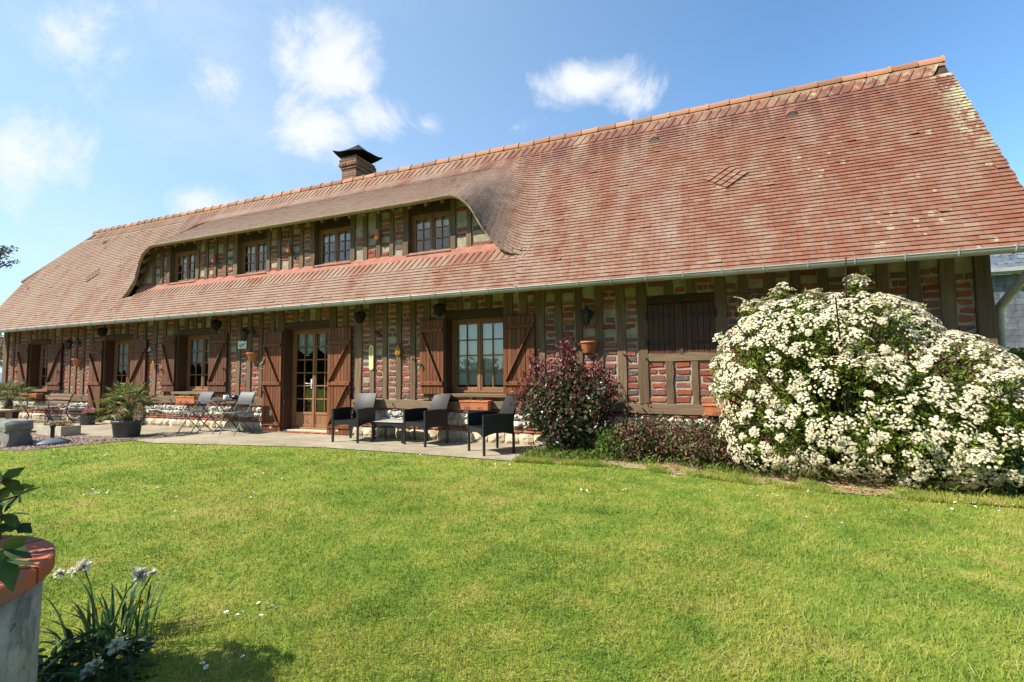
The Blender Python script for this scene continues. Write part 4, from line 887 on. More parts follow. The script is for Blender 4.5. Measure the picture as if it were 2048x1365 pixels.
# ------------------------------------------------------------------ folding set
def folding_chair():
    t = thing('folding_chair', '', 'folding chair', group='grey folding chairs at the wall'); w = .205; r = .010
    for name, pts in (('frame', lambda s: [(s*w, -.24, 0), (s*w, .0, .36), (s*w, .165, .60), (s*w, .255, .85)]), ('leg', lambda s: [(s*(w-.022), -.20, .45), (s*(w-.022), .24, 0)])):
        mb = MB(); 
        for s in (-1, 1): mb.tube(pts(s), r, 8)
        q = pts(1); e = q[0] if name == 'frame' else q[-1]; f = (.12 if name == 'frame' else .12)
        b = [(-w, e[1]+(.075 if name == 'frame' else -.10), f), (w, e[1]+(.075 if name == 'frame' else -.10), f)]; mb.tube(b, r*.8, 6)
        if name == 'frame': mb.tube([(-w, .255, .85), (w, .255, .85)], r, 8)
        mb.build(name, M_GREYMET, t)
    mb = MB(); mb.box(-w+.012, w-.012, -.22, .155, .445, .455); mb.tube([(-w+.012, -.22, .445), (w-.012, -.22, .445)], .009, 6); mb.build('seat', M_GREYMET, t, .003)
    mb = MB(); P = [[(x, .165+.095*v-.014*math.sin(math.pi*v)-.012, .60+.255*v) for x in (-w+.004, w-.004)] for v in np.linspace(0, 1, 6)]; mb.grid(P); mb.grid([[(x, y+.008, z) for x, y, z in p[::-1]] for p in P]); mb.build('backrest', M_GREYMET, t); return t
fc = folding_chair()
for k, (x, y, rz, lab) in enumerate(((-10.34, 7.0, 0, 'grey folding chair on the side of the folding table with the planted clay box'), (-9.12, 7.05, 2, 'grey folding chair next to the tall door\'s left shutter'))):
    o = fc if k == 0 else copy_thing(fc, (0, 0, 0)); o.location = (x, y, 0); o.rotation_euler.z = R_(rz); o['label'] = lab
tx0, tx1, ty0, ty1, tz = -10.10, -9.48, 6.78, 7.46, .69
t = thing('folding_table', 'dark grey folding garden table against the flint wall', 'table', (-9.79, 7.1, 0)); mb = MB(); mb.box(tx0, tx1, ty0, ty1, tz-.022, tz); mb.build('table_top', M_GREYMET, t, .004)
for sg, nm in ((1, 'leg'), (-1, 'leg')):
    mb = MB()
    for x in (tx0+.05+.02*sg, tx1-.05-.02*sg): mb.tube([(x, 7.12-sg*.31, 0), (x, 7.12-sg*.18, .14), (x, 7.12+sg*.18, tz-.10), (x, 7.12+sg*.26, tz-.025)], .011, 8)
    mb.tube([(tx0+.05+.02*sg, 7.12-sg*.27, .05), (tx1-.05-.02*sg, 7.12-sg*.27, .05)], .009, 6); mb.build(nm, M_GREYMET, t)
t = thing('cup', 'white enamel cup standing on the dark folding table', 'cup', (-9.70, 7.22, tz)); mb = MB(); mb.lathe([(0, .002), (.048, .002), (.052, .01), (.055, .10), (.051, .10), (.048, .012), (0, .010)], (-9.70, 7.22, tz), 20); mb.build('cup_body', M_WHITE, t); mb = MB(); mb.tube([(-9.648+.035*math.sin(a), 7.22, tz+.055+.03*math.cos(a)) for a in np.linspace(0, math.pi, 9)], .006, 6); mb.build('handle', M_WHITE, t)
t = thing('teapot', 'dark blue teapot beside the white cup on the folding table', 'teapot', (-9.60, 7.36, tz)); mb = MB(); mb.lathe([(0, .0), (.05, .0), (.075, .035), (.07, .07), (.035, .095), (.012, .10), (.012, .115), (0, .12)], (-9.60, 7.36, tz), 18); mb.build('pot', mat('dark_blue_glaze', (.03, .05, .07), (.02, .03, .05), rough=.25, spec=.6), t); mb = MB(); mb.tube([(-9.53, 7.36, tz+.04), (-9.49, 7.36, tz+.06), (-9.475, 7.36, tz+.095)], [.014, .010, .008], 7); mb.build('spout', MATS['dark_blue_glaze'], t)

# ------------------------------------------------------------------ garden bench
bx0, bx1 = -16.72, -15.66; t = thing('garden_bench', 'wooden slatted bench with curved black iron ends against the flint wall', 'bench', (-16.2, 7.0, 0))
BW = mat_timber('grey_brown_bench_slat', (.20, .13, .085), (.14, .09, .06), (1.5, 14, 14))
for x in (bx0+.03, bx1-.03):
    mb = MB(); mb.tube([(x, 6.72, 0), (x, 6.80, .10), (x, 6.83, .22), (x, 6.78, .34), (x, 6.74, .40), (x, 6.82, .425), (x, 7.05, .405), (x, 7.16, .42), (x, 7.22, .52), (x, 7.26, .66), (x, 7.32, .80), (x, 7.37, .82)], .014, 7)
    mb.tube([(x, 7.36, 0), (x, 7.24, .12), (x, 7.18, .26), (x, 7.19, .42)], .014, 7); mb.tube([(x, 6.82, .18), (x, 7.2, .19)], .009, 6); mb.tube([(x, 6.80, .44), (x, 6.80, .60), (x, 6.90, .635), (x, 7.22, .60)], .011, 6); mb.build('iron_end', M_IRON, t)
mb = MB()
for k in range(5): y = 6.77+k*.082; mb.box(bx0, bx1, y, y+.066, .428, .448)
mb.build('seat', BW, t, .004); mb = MB()
for (y, z) in ((7.20, .54), (7.235, .635), (7.27, .73)): mb.bar((bx0, y, z), (bx1, y, z), .020, .078, up=(0, .35, .94))
mb.build('backrest', BW, t, .004)
mb = MB(); mb.tube([(bx0+.03, 7.0, .18), (bx1-.03, 7.0, .18)], .009, 6); mb.build('stretcher', M_IRON, t)

# ------------------------------------------------------------------ pots and palms
M_PALM = leafmat('fan_palm_leaflet', (.11, .145, .030), (.20, .215, .06), .25, .4); M_PTRUNK = mat('fibrous_palm_trunk', (.075, .05, .03), (.13, .09, .05), 30, .95, bump=1.0)
M_PINK = leafmat('pink_petal', (.62, .16, .28), (.68, .28, .38), .35, .25); M_DKLEAF = leafmat('dark_green_leaf', (.030, .065, .018), (.055, .10, .025), .2, .4)
def pot(t, c, r0, r1, h, m, soil=True):
    mb = MB(); mb.lathe([(0, 0), (r0, 0), (r0+.01, .01), (r1-.02, h*.82), (r1, h*.83), (r1+.006, h), (r1-.012, h), (r1-.03, h*.86), (r1-.035, h*.84)], c, 32); mb.build('pot', m, t)
    s = MB(); s.lathe([(0, h*.9), (r1*.5, h*.9), (r1-.025, h*.86)], c, 24); s.build('soil', M_SOIL, t)
def fan_palm(base, h, th, n, R, label, potargs, pm):
    t = thing('potted_palm', label, 'potted palm', base, 'fan palms in pots'); pot(t, base, *potargs, pm); zb = base[2]+potargs[2]*.88
    tr = MB(); tr.tube([(base[0]+random.gauss(0, .006), base[1]+random.gauss(0, .006), zb+th*q) for q in np.linspace(0, 1, 7)], [.075, .09, .095, .095, .09, .075, .04], 12); tr.build('trunk', M_PTRUNK, t)
    fr = MB(); pe = MB(); top = Vector((base[0], base[1], zb+th))
    for k in range(n):
        az = k*2.399+random.uniform(-.2, .2); el = math.radians(78-95*(k/n)**.9+random.uniform(-6, 6)); d = Vector((math.cos(az)*math.cos(el), math.sin(az)*math.cos(el), math.sin(el))); L = R*random.uniform(.50, .66)
        e = top+d*L+Vector((0, 0, -.05*(1-math.sin(el)))); pe.tube([top-Vector((0, 0, .03)), top+d*L*.5, e], [.007, .006, .005], 5)
        side = d.cross(Vector((0, 0, 1))).normalized(); nl = 17; C = np.tile(np.array(e), (nl, 1)); Dv = []
        for q in np.linspace(-1, 1, nl): a = q*1.75; v = d*math.cos(a)+side*math.sin(a); Dv.append(v+Vector((0, 0, -.12*abs(q)-.05)))
        leaves(fr, C, np.array(Dv), R*.52*(1-.22*np.abs(np.linspace(-1, 1, nl))), R*.042, fold=.02, droop=.22)
    pe.build('stalk', M_PALM, t); fr.build('fronds', M_PALM, t)
M_DKPOT = mat('dark_grey_pot', (.055, .062, .068), (.045, .05, .055), rough=.5)
pb = G(246, 876); fan_palm((pb.x-.12, pb.y+.13, 0), .5, .30, 26, .60, 'fan palm in a slate grey plastic pot on the terrace edge', (.205, .265, .34), M_PLASTIC)
pb = G(16, 847); fan_palm((pb.x-.35, pb.y+.12, 0), .5, .34, 24, .66, 'fan palm in a dark pot partly behind the low wooden table', (.18, .24, .30), M_DKPOT)
def flower_pot(c, r, h, label, seed):
    t = thing('flower_pot', label, 'flower pot', c, 'pink flowers in grey pots'); pot(t, c, r*.72, r, h, M_PLASTIC); n = 160
    mb = MB(); C = np.array(c)+np.stack([rng.normal(0, r*.4, n), rng.normal(0, r*.4, n), np.full(n, h*.9)], 1); leaves(mb, C, rng.normal(size=(n, 3))*[.7, .7, .3]+[0, 0, .8], rng.uniform(.06, .14, n), .035); mb.build('foliage', M_DKLEAF, t)
    mb = MB()
    for k in range(16):
        q = np.array(c)+[random.gauss(0, r*.42), random.gauss(0, r*.42), h+.09+random.uniform(-.02, .06)]; leaves(mb, np.tile(q, (14, 1)), rng.normal(size=(14, 3))+[0, 0, .6], .035, .026)
    mb.build('blossom', M_PINK, t)
flower_pot((-14.60, 7.12, 0), .19, .24, 'grey pot of pink flowers in front of the left door\'s left shutter', 1); flower_pot((-13.30, 7.2, 0), .18, .24, 'grey pot of pink flowers half hidden behind the fan palm', 2)

# ------------------------------------------------------------------ planter, parasol base, stone bench, low table
def rough(mb, x0, x1, y0, y1, z0, z1, jit, n=6, rnd_=.25):
    """rounded rough stone block"""
    u = np.linspace(-1, 1, n); c = np.array([(x0+x1)/2, (y0+y1)/2, (z0+z1)/2]); hsz = np.array([(x1-x0)/2, (y1-y0)/2, (z1-z0)/2]); ph = rng.random(3)*9
    for ax in range(3):
        for sg in (-1, 1):
            A, B = np.meshgrid(u, u); P = np.zeros((n, n, 3)); o = [i for i in range(3) if i != ax]; P[..., ax] = sg; P[..., o[0]] = A; P[..., o[1]] = B
            L = np.linalg.norm(P, axis=-1, keepdims=True); S = P*(1-rnd_)+P/L*1.15*rnd_; Q = c+S*hsz
            dsp = np.stack([np.sin(Q[..., 0]*13+Q[..., 1]*9+ph[i]+Q[..., 2]*17)+.6*np.sin(Q[..., 0]*31+Q[..., 2]*27+Q[..., 1]*23+ph[i]*2) for i in range(3)], -1); Q = Q+dsp*jit
            mb.grid(Q if (sg > 0) == (ax != 1) else Q[:, ::-1], 0, .5)
t = thing('planter_box', 'low grey stone planter box with withered plants in the gravel', 'planter', (-12.78, 5.73, 0)); mb = MB(); a = (-13.25, -12.32, 5.56, 5.90, .20)
mb.box(a[0], a[1], a[2], a[2]+.045, 0, a[4]); mb.box(a[0], a[1], a[3]-.045, a[3], 0, a[4]); mb.box(a[0], a[0]+.045, a[2]+.045, a[3]-.045, 0, a[4]); mb.box(a[1]-.045, a[1], a[2]+.045, a[3]-.045, 0, a[4]); mb.build('box', mat('pale_reconstituted_stone', (.44, .40, .31), (.34, .31, .24), 5, .9, bump=.3), t, .006)
mb = MB(); mb.box(a[0]+.04, a[1]-.04, a[2]+.04, a[3]-.04, .05, .165); mb.build('soil', M_SOIL, t); mb = MB(); n = 260; leaves(mb, np.stack([rng.uniform(a[0]+.1, a[1]-.1, n), rng.uniform(a[2]+.08, a[3]-.08, n), rng.uniform(.16, .22, n)], 1), rng.normal(size=(n, 3))*[1, 1, .4]+[0, 0, .4], .06, .035); mb.build('withered_plant', leafmat('withered_leaf', (.28, .15, .05), (.20, .14, .05)), t)
pc = G(104, 888); t = thing('parasol_base', 'round grey parasol base with a short empty socket on the gravel', 'parasol base', tuple(pc)); mb = MB(); mb.lathe([(0, .0), (.25, .0), (.262, .02), (.245, .045), (.15, .085), (.06, .105), (.035, .11), (0, .11)], tuple(pc), 36); mb.build('weight', mat('grey_base_plastic', (.13, .15, .165), (.11, .125, .14), rough=.5), t); mb = MB(); mb.lathe([(.030, .10), (.030, .30), (.042, .30), (.042, .345), (.036, .35), (0, .35)], tuple(pc), 20); mb.build('socket', mat('dark_green_tube', (.03, .055, .045), rough=.45), t)
sc_ = G(42, 896); t = thing('stone_bench', 'massive rough weathered stone bench at the lawn edge', 'stone bench', (sc_.x, sc_.y, 0)); mb = MB(); sx, sy = sc_.x-.42, sc_.y+.06
rough(mb, sx-1.9, sx+.14, sy-.16, sy+.24, .25, .44, .014, 14); mb.build('slab', M_STONE, t)
for xx in (sx-.02, sx-1.5): mb = MB(); rough(mb, xx-.13, xx+.15, sy-.13, sy+.20, -.03, .28, .014, 8, .2); mb.build('leg', M_STONE, t)
tc = Vector((-14.25, 5.02, 0)); WD = mat_timber('pale_sunbleached_plank', (.42, .32, .20), (.32, .23, .14), (1.5, 14, 14)); t = thing('low_table', 'low sunbleached wooden table at the picture\'s far left behind the stone bench', 'table', tuple(tc)); mb = MB()
for k in range(4): mb.box(tc.x-1.7, tc.x+.02, tc.y+k*.155, tc.y+k*.155+.145, .47, .51)
mb.build('table_top', WD, t, .004)
for x in (tc.x-.14, tc.x-1.5):
    for y in (tc.y+.06, tc.y+.53): mb = MB(); mb.box(x-.045, x+.045, y-.045, y+.045, 0, .468); mb.build('leg', WD, t, .004)

# ================================================================== plants
M_CHO = leafmat('mexican_orange_leaf', (.125, .185, .022), (.22, .27, .045), .30, .45); M_PETAL = mat('cream_white_petal', (.76, .70, .53), (.66, .59, .42), 25, .7, rnd=.12, transl=.25, spec=.1)
M_TWIG = mat('brown_twig', (.09, .055, .035), (.06, .04, .025), 20, .9)
def stems(mb, base, tips, r=.012):
    b = Vector(base)
    for q in tips:
        q = Vector(q); m = b.lerp(q, .5)+Vector((random.gauss(0, .03), random.gauss(0, .03), .05)); mb.tube([b+Vector((random.gauss(0, .05), random.gauss(0, .05), 0)), m, q], [r, r*.7, r*.35], 5, caps=False)
# -- white flowering bush
t = thing('flowering_bush', 'large round bush covered in white flower clusters at the house\'s right end', 'bush', (1.6, 6.55, 0))
BL = [(.82, 6.5, 1.50, .46, .45, .42), (1.25, 6.4, 1.48, .5, .45, .46), (2.72, 6.2, .62, .55, .42, .58), (2.0, 6.12, .55, .6, .40, .5), (.72, 6.5, 1.10, .56, .62, .80), (1.6, 6.62, 1.40, .88, .62, .68), (2.32, 6.5, .86, .74, .66, .74), (.80, 6.4, .52, .62, .55, .50), (2.25, 6.35, .50, .85, .60, .50), (1.5, 6.3, .75, .90, .58, .72), (2.75, 6.5, .65, .55, .55, .62), (1.0, 6.55, 1.55, .5, .5, .5)]
SPR = [(1.95, 6.6, 1.98), (1.15, 6.5, 2.05), (2.62, 6.4, 1.42), (2.9, 6.4, 1.22), (.18, 6.45, 1.30), (.15, 6.4, .95), (.97, 6.75, 2.10), (.86, 6.7, 2.05), (1.70, 6.65, 2.20), (.55, 6.6, 1.95), (1.30, 6.6, 2.08), (2.2, 6.55, 1.86), (.30, 6.5, 1.62)]
SPR += [(.93, 6.7, 2.20), (1.72, 6.65, 2.25), (.60, 6.6, 2.04)]
_c, _d = blob_points(170, BL, 1.0); _c = _c+_d*rng.uniform(.02, .10, (170, 1))
SPR += [tuple(q) for q in _c if .35 < q[2] < 2.02 and q[0] > .2 and all(sum(((q[i]-b[i])/b[i+3])**2 for i in range(3)) > 1.12 for b in BL)][:60]
mb = MB(); stems(mb, (1.55, 6.6, 0), [tuple(np.array(b[:3])+rng.normal(size=3)*.35) for b in BL for _ in range(4)]+SPR[:18], .02)
for q in SPR: q = Vector(q); c_ = Vector((1.6, 6.5, .9)); mb.tube([q.lerp(c_, .35), q.lerp(c_, .1)+Vector((0, 0, .03)), q], [.008, .006, .003], 5, caps=False); mb.build('stem', M_TWIG, t)
mb = MB(); C, d = blob_points(8200, BL, .30); keep = C[:, 2] > .04; C, d = C[keep], d[keep]
for k in range(3):
    dd = d+rng.normal(size=d.shape)*.75+[0, 0, .25]; leaves(mb, C+rng.normal(size=C.shape)*.012, dd, rng.uniform(.05, .085, len(C)), .024, fold=.10, droop=.1)
for s_ in SPR: c = np.array(s_)+rng.normal(size=(46, 3))*[.055, .055, .05]-[0, 0, .03]; leaves(mb, c, rng.normal(size=(46, 3))+[0, 0, .5], .07, .024)
mb.build('foliage', M_CHO, t)
mb = MB(); C, d = blob_points(5200, BL, .93)
keep = np.ones(len(C), bool)
for i in range(len(C)):      # clusters keep their distance from one another
    if i and keep[:i].any() and (((C[:i]-C[i])**2).sum(1)[keep[:i]] < .076**2).any(): keep[i] = False
C, d = C[keep], d[keep]; inside = np.zeros(len(C), bool)
for b in BL: inside |= (((C-np.array(b[:3]))/np.array(b[3:]))**2).sum(1) < .72
keep = (~inside) & (C[:, 2] > .10) & (rng.random(len(C)) < .86); C, d = C[keep], d[keep]
C = np.concatenate([C, np.repeat(np.array(SPR), 5, 0)+rng.normal(size=(len(SPR)*5, 3))*[.05, .05, .03]]); d = np.concatenate([d, rng.normal(size=(len(SPR)*5, 3))*.4+[0, 0, 1]])
d = unit(d+[-.12, -.1, .35]); nf = 34; e1 = unit(np.cross(d, [0.3, .2, 1])); e2 = np.cross(d, e1); R1 = rng.gamma(9, .0086, len(C)).clip(.03, .13)
for k in range(nf):
    a = rng.random(len(C))*6.28; r = np.sqrt(rng.random(len(C)))*R1; off = e1*(np.cos(a)*r)[:, None]+e2*(np.sin(a)*r)[:, None]+d*(.035+.03*(1-(r/R1)**2))[:, None]
    nrm = unit(d+off*6+rng.normal(size=d.shape)*.3); f1 = unit(np.cross(nrm, rng.normal(size=d.shape))); f2 = np.cross(nrm, f1); c = C+off; s_ = rng.uniform(.012, .018, len(C))[:, None]
    for q in (0, 1):
        u, v = (f1, f2) if q == 0 else ((f1+f2)*.7071, (f2-f1)*.7071)
        V = np.stack([c-u*s_+nrm*.004, c-v*s_*.45, c+u*s_+nrm*.004, c+v*s_*.45], 1).reshape(-1, 3); mb.add(V, np.arange(len(V)).reshape(-1, 4), 0, rng.random(len(c)))
        V = np.stack([c-v*s_+nrm*.004, c-u*s_*.45, c+v*s_+nrm*.004, c+u*s_*.45], 1).reshape(-1, 3); mb.add(V, np.arange(len(V)).reshape(-1, 4), 0, rng.random(len(c)))
mb.build('blossom', M_PETAL, t)
# -- purple leaved shrub (photinia)
M_PUR = mat('burgundy_leaf', (.11, .022, .026), (.18, .05, .048), 9, .4, rnd=.4, transl=.2, spec=.5); M_GLO = mat('glossy_dark_leaf', (.035, .062, .022), (.095, .085, .045), 9, .3, rnd=.45, transl=.12, spec=.6)
t = thing('photinia_shrub', 'purple leaved shrub with glossy dark leaves in front of the brick wall', 'shrub', (-1.9, 6.95, 0))
BL = [(-2.05, 6.95, .55, .46, .42, .55), (-1.62, 6.98, .58, .38, .40, .50), (-2.3, 6.9, .72, .36, .36, .42), (-1.85, 7.0, .95, .30, .30, .40), (-1.45, 6.95, .85, .26, .3, .35)]
SH = [(-1.92, 6.98, 1.60), (-1.90, 6.98, 1.45), (-1.86, 7.0, 1.32), (-1.98, 6.96, 1.36), (-1.95, 6.95, 1.25), (-2.42, 6.9, 1.30), (-2.30, 6.9, 1.18), (-1.48, 6.95, 1.22), (-1.36, 6.95, 1.12), (-1.66, 7.0, 1.15), (-2.55, 6.85, 1.02), (-1.25, 6.9, .92), (-2.15, 6.95, 1.2), (-2.66, 6.85, .80)]
mb = MB(); stems(mb, (-1.95, 6.97, 0), [tuple(np.array(b[:3])+rng.normal(size=3)*.22) for b in BL for _ in range(3)]+SH, .016); mb.build('stem', M_TWIG, t)
C, d = blob_points(3800, BL, .35); C = C[C[:, 2] > .05]; n = len(C); mb = MB(); leaves(mb, C, rng.normal(size=(n, 3))*.9+[0, -.2, .35], rng.uniform(.06, .10, n), .050, fold=.08, droop=.15); mb.build('foliage', M_GLO, t)
mb = MB(); C, d = blob_points(900, BL, .92); k = C[:, 2] > .45; C = C[k]; n = len(C); leaves(mb, C, rng.normal(size=(n, 3))*.8+[0, -.2, .7], rng.uniform(.06, .09, n), .034, fold=.08)
for s_ in SH: n = 95; c = np.array(s_)+rng.normal(size=(n, 3))*[.06, .06, .11]; leaves(mb, c, rng.normal(size=(n, 3))*.8+[0, 0, .9], rng.uniform(.05, .09, n), .030, fold=.08)
mb.build('young_leaves', M_PUR, t)
# -- low bronze shrubs along the plinth
M_BRZ = mat('bronze_small_leaf', (.17, .072, .055), (.095, .125, .04), 6, .5, rnd=.5, transl=.2, spec=.3)
for lab, BL, n in (('low bronze leaved shrub right beside the purple shrub', [(-1.0, 6.85, .26, .38, .35, .30), (-.62, 6.88, .28, .36, .34, .30)], 4600), ('low bronze leaved shrub under the closed hatch next to the white bush', [(-.12, 6.72, .26, .42, .36, .30), (.28, 6.65, .24, .34, .32, .28)], 4800)):
    t = thing('bronze_shrub', lab, 'shrub', (BL[0][0], BL[0][1], 0), 'low bronze shrubs at the plinth'); mb = MB(); stems(mb, (BL[0][0]+.2, BL[0][1], 0), [tuple(np.array(b[:3])+rng.normal(size=3)*.2) for b in BL for _ in range(8)], .007); mb.build('stem', M_TWIG, t)
    C, d = blob_points(n, BL, .5); C += rng.normal(size=C.shape)*[.05, .05, .045]; C = C[C[:, 2] > .02]; k = len(C); mb = MB(); leaves(mb, C, rng.normal(size=(k, 3))*.9+[0, -.1, .6], rng.uniform(.035, .065, k), .028, fold=.1); mb.build('foliage', M_BRZ, t)
t = thing('green_shrub', 'small bright green leafy plant between the purple and the bronze shrubs', 'shrub', (-1.22, 6.72, 0)); BL = [(-1.25, 6.72, .20, .22, .2, .24)]
C, d = blob_points(700, BL, .3); C = C[C[:, 2] > .02]; k = len(C); mb = MB(); leaves(mb, C, rng.normal(size=(k, 3))*.8+[0, -.1, .6], rng.uniform(.04, .07, k), .022); mb.build('foliage', leafmat('bright_green_leaf', (.08, .17, .02), (.12, .22, .03)), t); mb = MB(); stems(mb, (-1.25, 6.72, 0), [(-1.25+random.gauss(0, .12), 6.72+random.gauss(0, .1), .3) for _ in range(7)], .006); mb.build('stem', M_TWIG, t)
# -- weeds, dry leaves, stone, dandelions in the bed
def edge_y(x): x = np.asarray(x); return np.where(x < -2.5, np.interp(x, [e[0] for e in EDGE], [e[1] for e in EDGE]), np.interp(x, [e[0] for e in EDGE2], [e[1] for e in EDGE2]))
M_WEED = leafmat('weed_leaf', (.085, .155, .02), (.16, .205, .04), .35, .4)
mb = MB(); n = 15000; x = rng.uniform(-2.5, 4.5, n); v = rng.beta(1.5, 1.0, n); y = edge_y(x)+.10+v*(6.95-edge_y(x)); dens = np.sin(x*3.1+1)+np.sin(x*7.3+y*5)+np.sin(y*9+x*2)+rng.normal(size=n)*.8+np.where(x < -1.0, 1.3, 0)+v*1.2; k = (dens > .9) & ~((x > .9) & (v > .75)); x, y = x[k], y[k]; n = len(x)
C = np.stack([x, y, np.zeros(n)], 1); hgt = np.where(rng.random(n) < .25, rng.uniform(.10, .24, n), rng.uniform(.03, .12, n)); leaves(mb, C, rng.normal(size=(n, 3))*[.45, .45, .1]+[0, 0, .9], hgt, .012+.02*rng.random(n)**3, fold=.05, droop=.25); o = mb.build('weeds', M_WEED); tag(o, 'green weeds and grass tufts along the foot of the bed', 'weeds', kind='stuff')
mb = MB(); n = 3800; x = rng.uniform(-2.4, 3.6, n); v = rng.random(n)**.8; y = edge_y(x)+.02+v*.9; z = rng.uniform(.004, .03, n); k = (np.sin(x*4+2)+np.sin(x*9+y*7)+rng.normal(size=n)) > .4; C = np.stack([x, y, z], 1)[k]; n = len(C); leaves(mb, C, rng.normal(size=(n, 3))*[1, 1, .25], rng.uniform(.025, .06, n), .022, fold=.2); o = mb.build('fallen_leaves', leafmat('dry_brown_leaf', (.30, .17, .075), (.22, .13, .07), .2, .5)); tag(o, 'dry brown fallen leaves on the bare bed edge', 'fallen leaves', kind='stuff')
p = G(1083, 905); mb = MB(); rough(mb, p.x-.085, p.x+.085, p.y-.07, p.y+.09, -.02, .15, .012, 8, .5); o = mb.build('garden_stone', mat('pale_field_stone', (.42, .37, .29), (.30, .27, .21), 9, .9, bump=.6)); tag(o, 'pale rounded stone at the corner of the terrace and the bed', 'stone')
mb = MB(); n = 5200; x = rng.uniform(-15.5, -10.1, n); lo = np.interp(x, [e[0] for e in EDGE], [e[1] for e in EDGE]); hi = np.interp(x, [-22, -14.4, -12, -11.2, -10.15], [6.0, 5.95, 5.8, 5.9, 5.72]); y = lo+.02+(hi-lo-.03)*rng.random(n); r = rng.uniform(.008, .022, n); C = np.stack([x, y, r*.3], 1); T = np.array([(1, 0, -.3), (-.5, .87, -.3), (-.5, -.87, -.3), (.1, .1, .7)])
V = (C[:, None]+(T[None]+rng.normal(0, .2, (n, 4, 3)))*r[:, None, None]).reshape(-1, 3); b4 = (np.arange(n)*4)[:, None, None]; Fs = (b4+np.array([(0, 1, 3), (1, 2, 3), (2, 0, 3)])[None]).reshape(-1, 3); mb.add(V, Fs, 0, np.repeat(rng.random(n), 3)); o = mb.build('loose_gravel', mat('pink_grey_pebble', (.36, .26, .21), (.22, .17, .15), 9, .9, rnd=.5)); tag(o, 'loose pinkish gravel stones in the bed at the left', 'gravel', kind='stuff')
mb = MB(); n = 500; x = rng.uniform(-15, -10.2, n); lo = np.interp(x, [e[0] for e in EDGE], [e[1] for e in EDGE]); C = np.stack([x, lo+.05+rng.random(n)*1.2*np.clip((5.7-lo), 0, 1), rng.uniform(.005, .025, n)], 1); leaves(mb, C, rng.normal(size=(n, 3))*[1, 1, .25], rng.uniform(.03, .06, n), .025, fold=.2); o = mb.build('dead_leaves', MATS['dry_brown_leaf']); tag(o, 'dead brown leaves blown over the gravel', 'dead leaves', kind='stuff')
M_YEL = mat('yellow_petal', (.72, .48, .01), (.66, .40, .01), 20, .7, transl=.2)
def dandelion(p, h, label, r=.022):
    t = thing('dandelion', label, 'dandelion', tuple(p), 'yellow dandelions'); mb = MB(); q = Vector(p); mb.tube([q, q+Vector((.005, .004, h))], .0025, 5); mb.build('stem', M_LEAF, t)
    mb = MB(); n = 60; C = np.tile(np.array(q)+[.005, .004, h], (n, 1)); leaves(mb, C, rng.normal(size=(n, 3))*[1, 1, .4]+[0, -.2, .5], rng.uniform(.6, 1, n)*r, .007); mb.build('flower_head', M_YEL, t)
dandelion(G(1122, 905), .13, 'yellow dandelion in the weeds below the purple shrub'); dandelion(G(1066, 908), .06, 'yellow dandelion at the corner of the terrace beside the stone')
# -- iris clump at the bed's right end
def straps(mb, base, n, L, wd, spread, rad, up=1.0):
    for _ in range(n):
        a = random.uniform(0, 6.28); rr = rad*math.sqrt(random.random()); b = np.array(base)+[rr*math.cos(a), rr*math.sin(a), 0]; a2 = a+random.gauss(0, .6); sp = spread*random.uniform(.2, 1.2); Lk = L*random.uniform(.65, 1.1); d = np.array([math.cos(a2), math.sin(a2), 0]); s_ = np.array([-d[1], d[0], 0]); P = []
        for u in np.linspace(0, 1, 6): c = b+d*(sp*u*u*Lk)+np.array([0, 0, Lk*up*(u-.35*sp*u**3)]); w_ = wd*(1-u**3)*.5+.0008; P.append([c-s_*w_, c+d*w_*.35, c+s_*w_])
        mb.grid(P, 0, random.random())
M_STRAP = leafmat('blue_green_strap_leaf', (.045, .095, .035), (.075, .135, .05), .25, .35)
p = (2.82, 5.98, 0); t = thing('iris_clump', 'clump of broad dark strap leaves at the right end of the bed', 'iris', p); mb = MB(); straps(mb, p, 46, .62, .035, .55, .16); mb.build('foliage', M_STRAP, t)

# ------------------------------------------------------------------ the old well and its surroundings
wc = (-2.43, .55, 0); t = thing('well', 'round rendered well with a red brick rim at the lawn\'s corner', 'well', wc); RW = .49
def mat_render():
    m = bpy.data.materials.new('stained_cement_render'); m.use_nodes = True; tt = NT(m.node_tree); p = tt.pos(); a = tt.noise(p, 5, 6, .65); c = tt.mix(tt.mr(a, .35, .65), (.48, .43, .34), (.34, .30, .24)); sp = tt.noise(p, 38, 5, .75); c = tt.mix(tt.mr(sp, .60, .68, 0, .75), c, (.05, .05, .05)); al = tt.noise(tt.scale(p, (1, 1, .6)), 6, 5, .7)
    c = tt.mix(tt.math('MULTIPLY', tt.mr(al, .54, .66), .5), c, (.045, .045, .04)); tt.out(tt.bsdf(c, .95, tt.bump(tt.noise(p, 55, 5, .7), .7, .01), .1)); return m
mb = MB(); mb.lathe([(RW-.02, 0), (RW-.022, .3), (RW-.018, .558), (RW-.2, .558), (RW-.2, .45), (0, .45)], wc, 64); mb.build('shaft', mat_render(), t)
mb = MB(); nb = 17
for k in range(nb):
    a0, a1 = 2*math.pi*k/nb+.014, 2*math.pi*(k+1)/nb-.014; P = []
    for u in np.linspace(0, 1, 6): a = a0+(a1-a0)*u; ca, sa = math.cos(a), math.sin(a); P.append([(wc[0]+r*ca, wc[1]+r*sa, z) for r, z in ((RW-.21, .560), (RW+.004, .560), (RW+.010, .566), (RW+.010, .614), (RW+.002, .62), (RW-.21, .622), (RW-.21, .560))])
    rr = random.random(); mb.grid(P, 0, rr, False); mb.add(P[0][:6]+P[-1][:6], [(5, 4, 3, 2, 1, 0), (6, 7, 8, 9, 10, 11)], 0, rr)
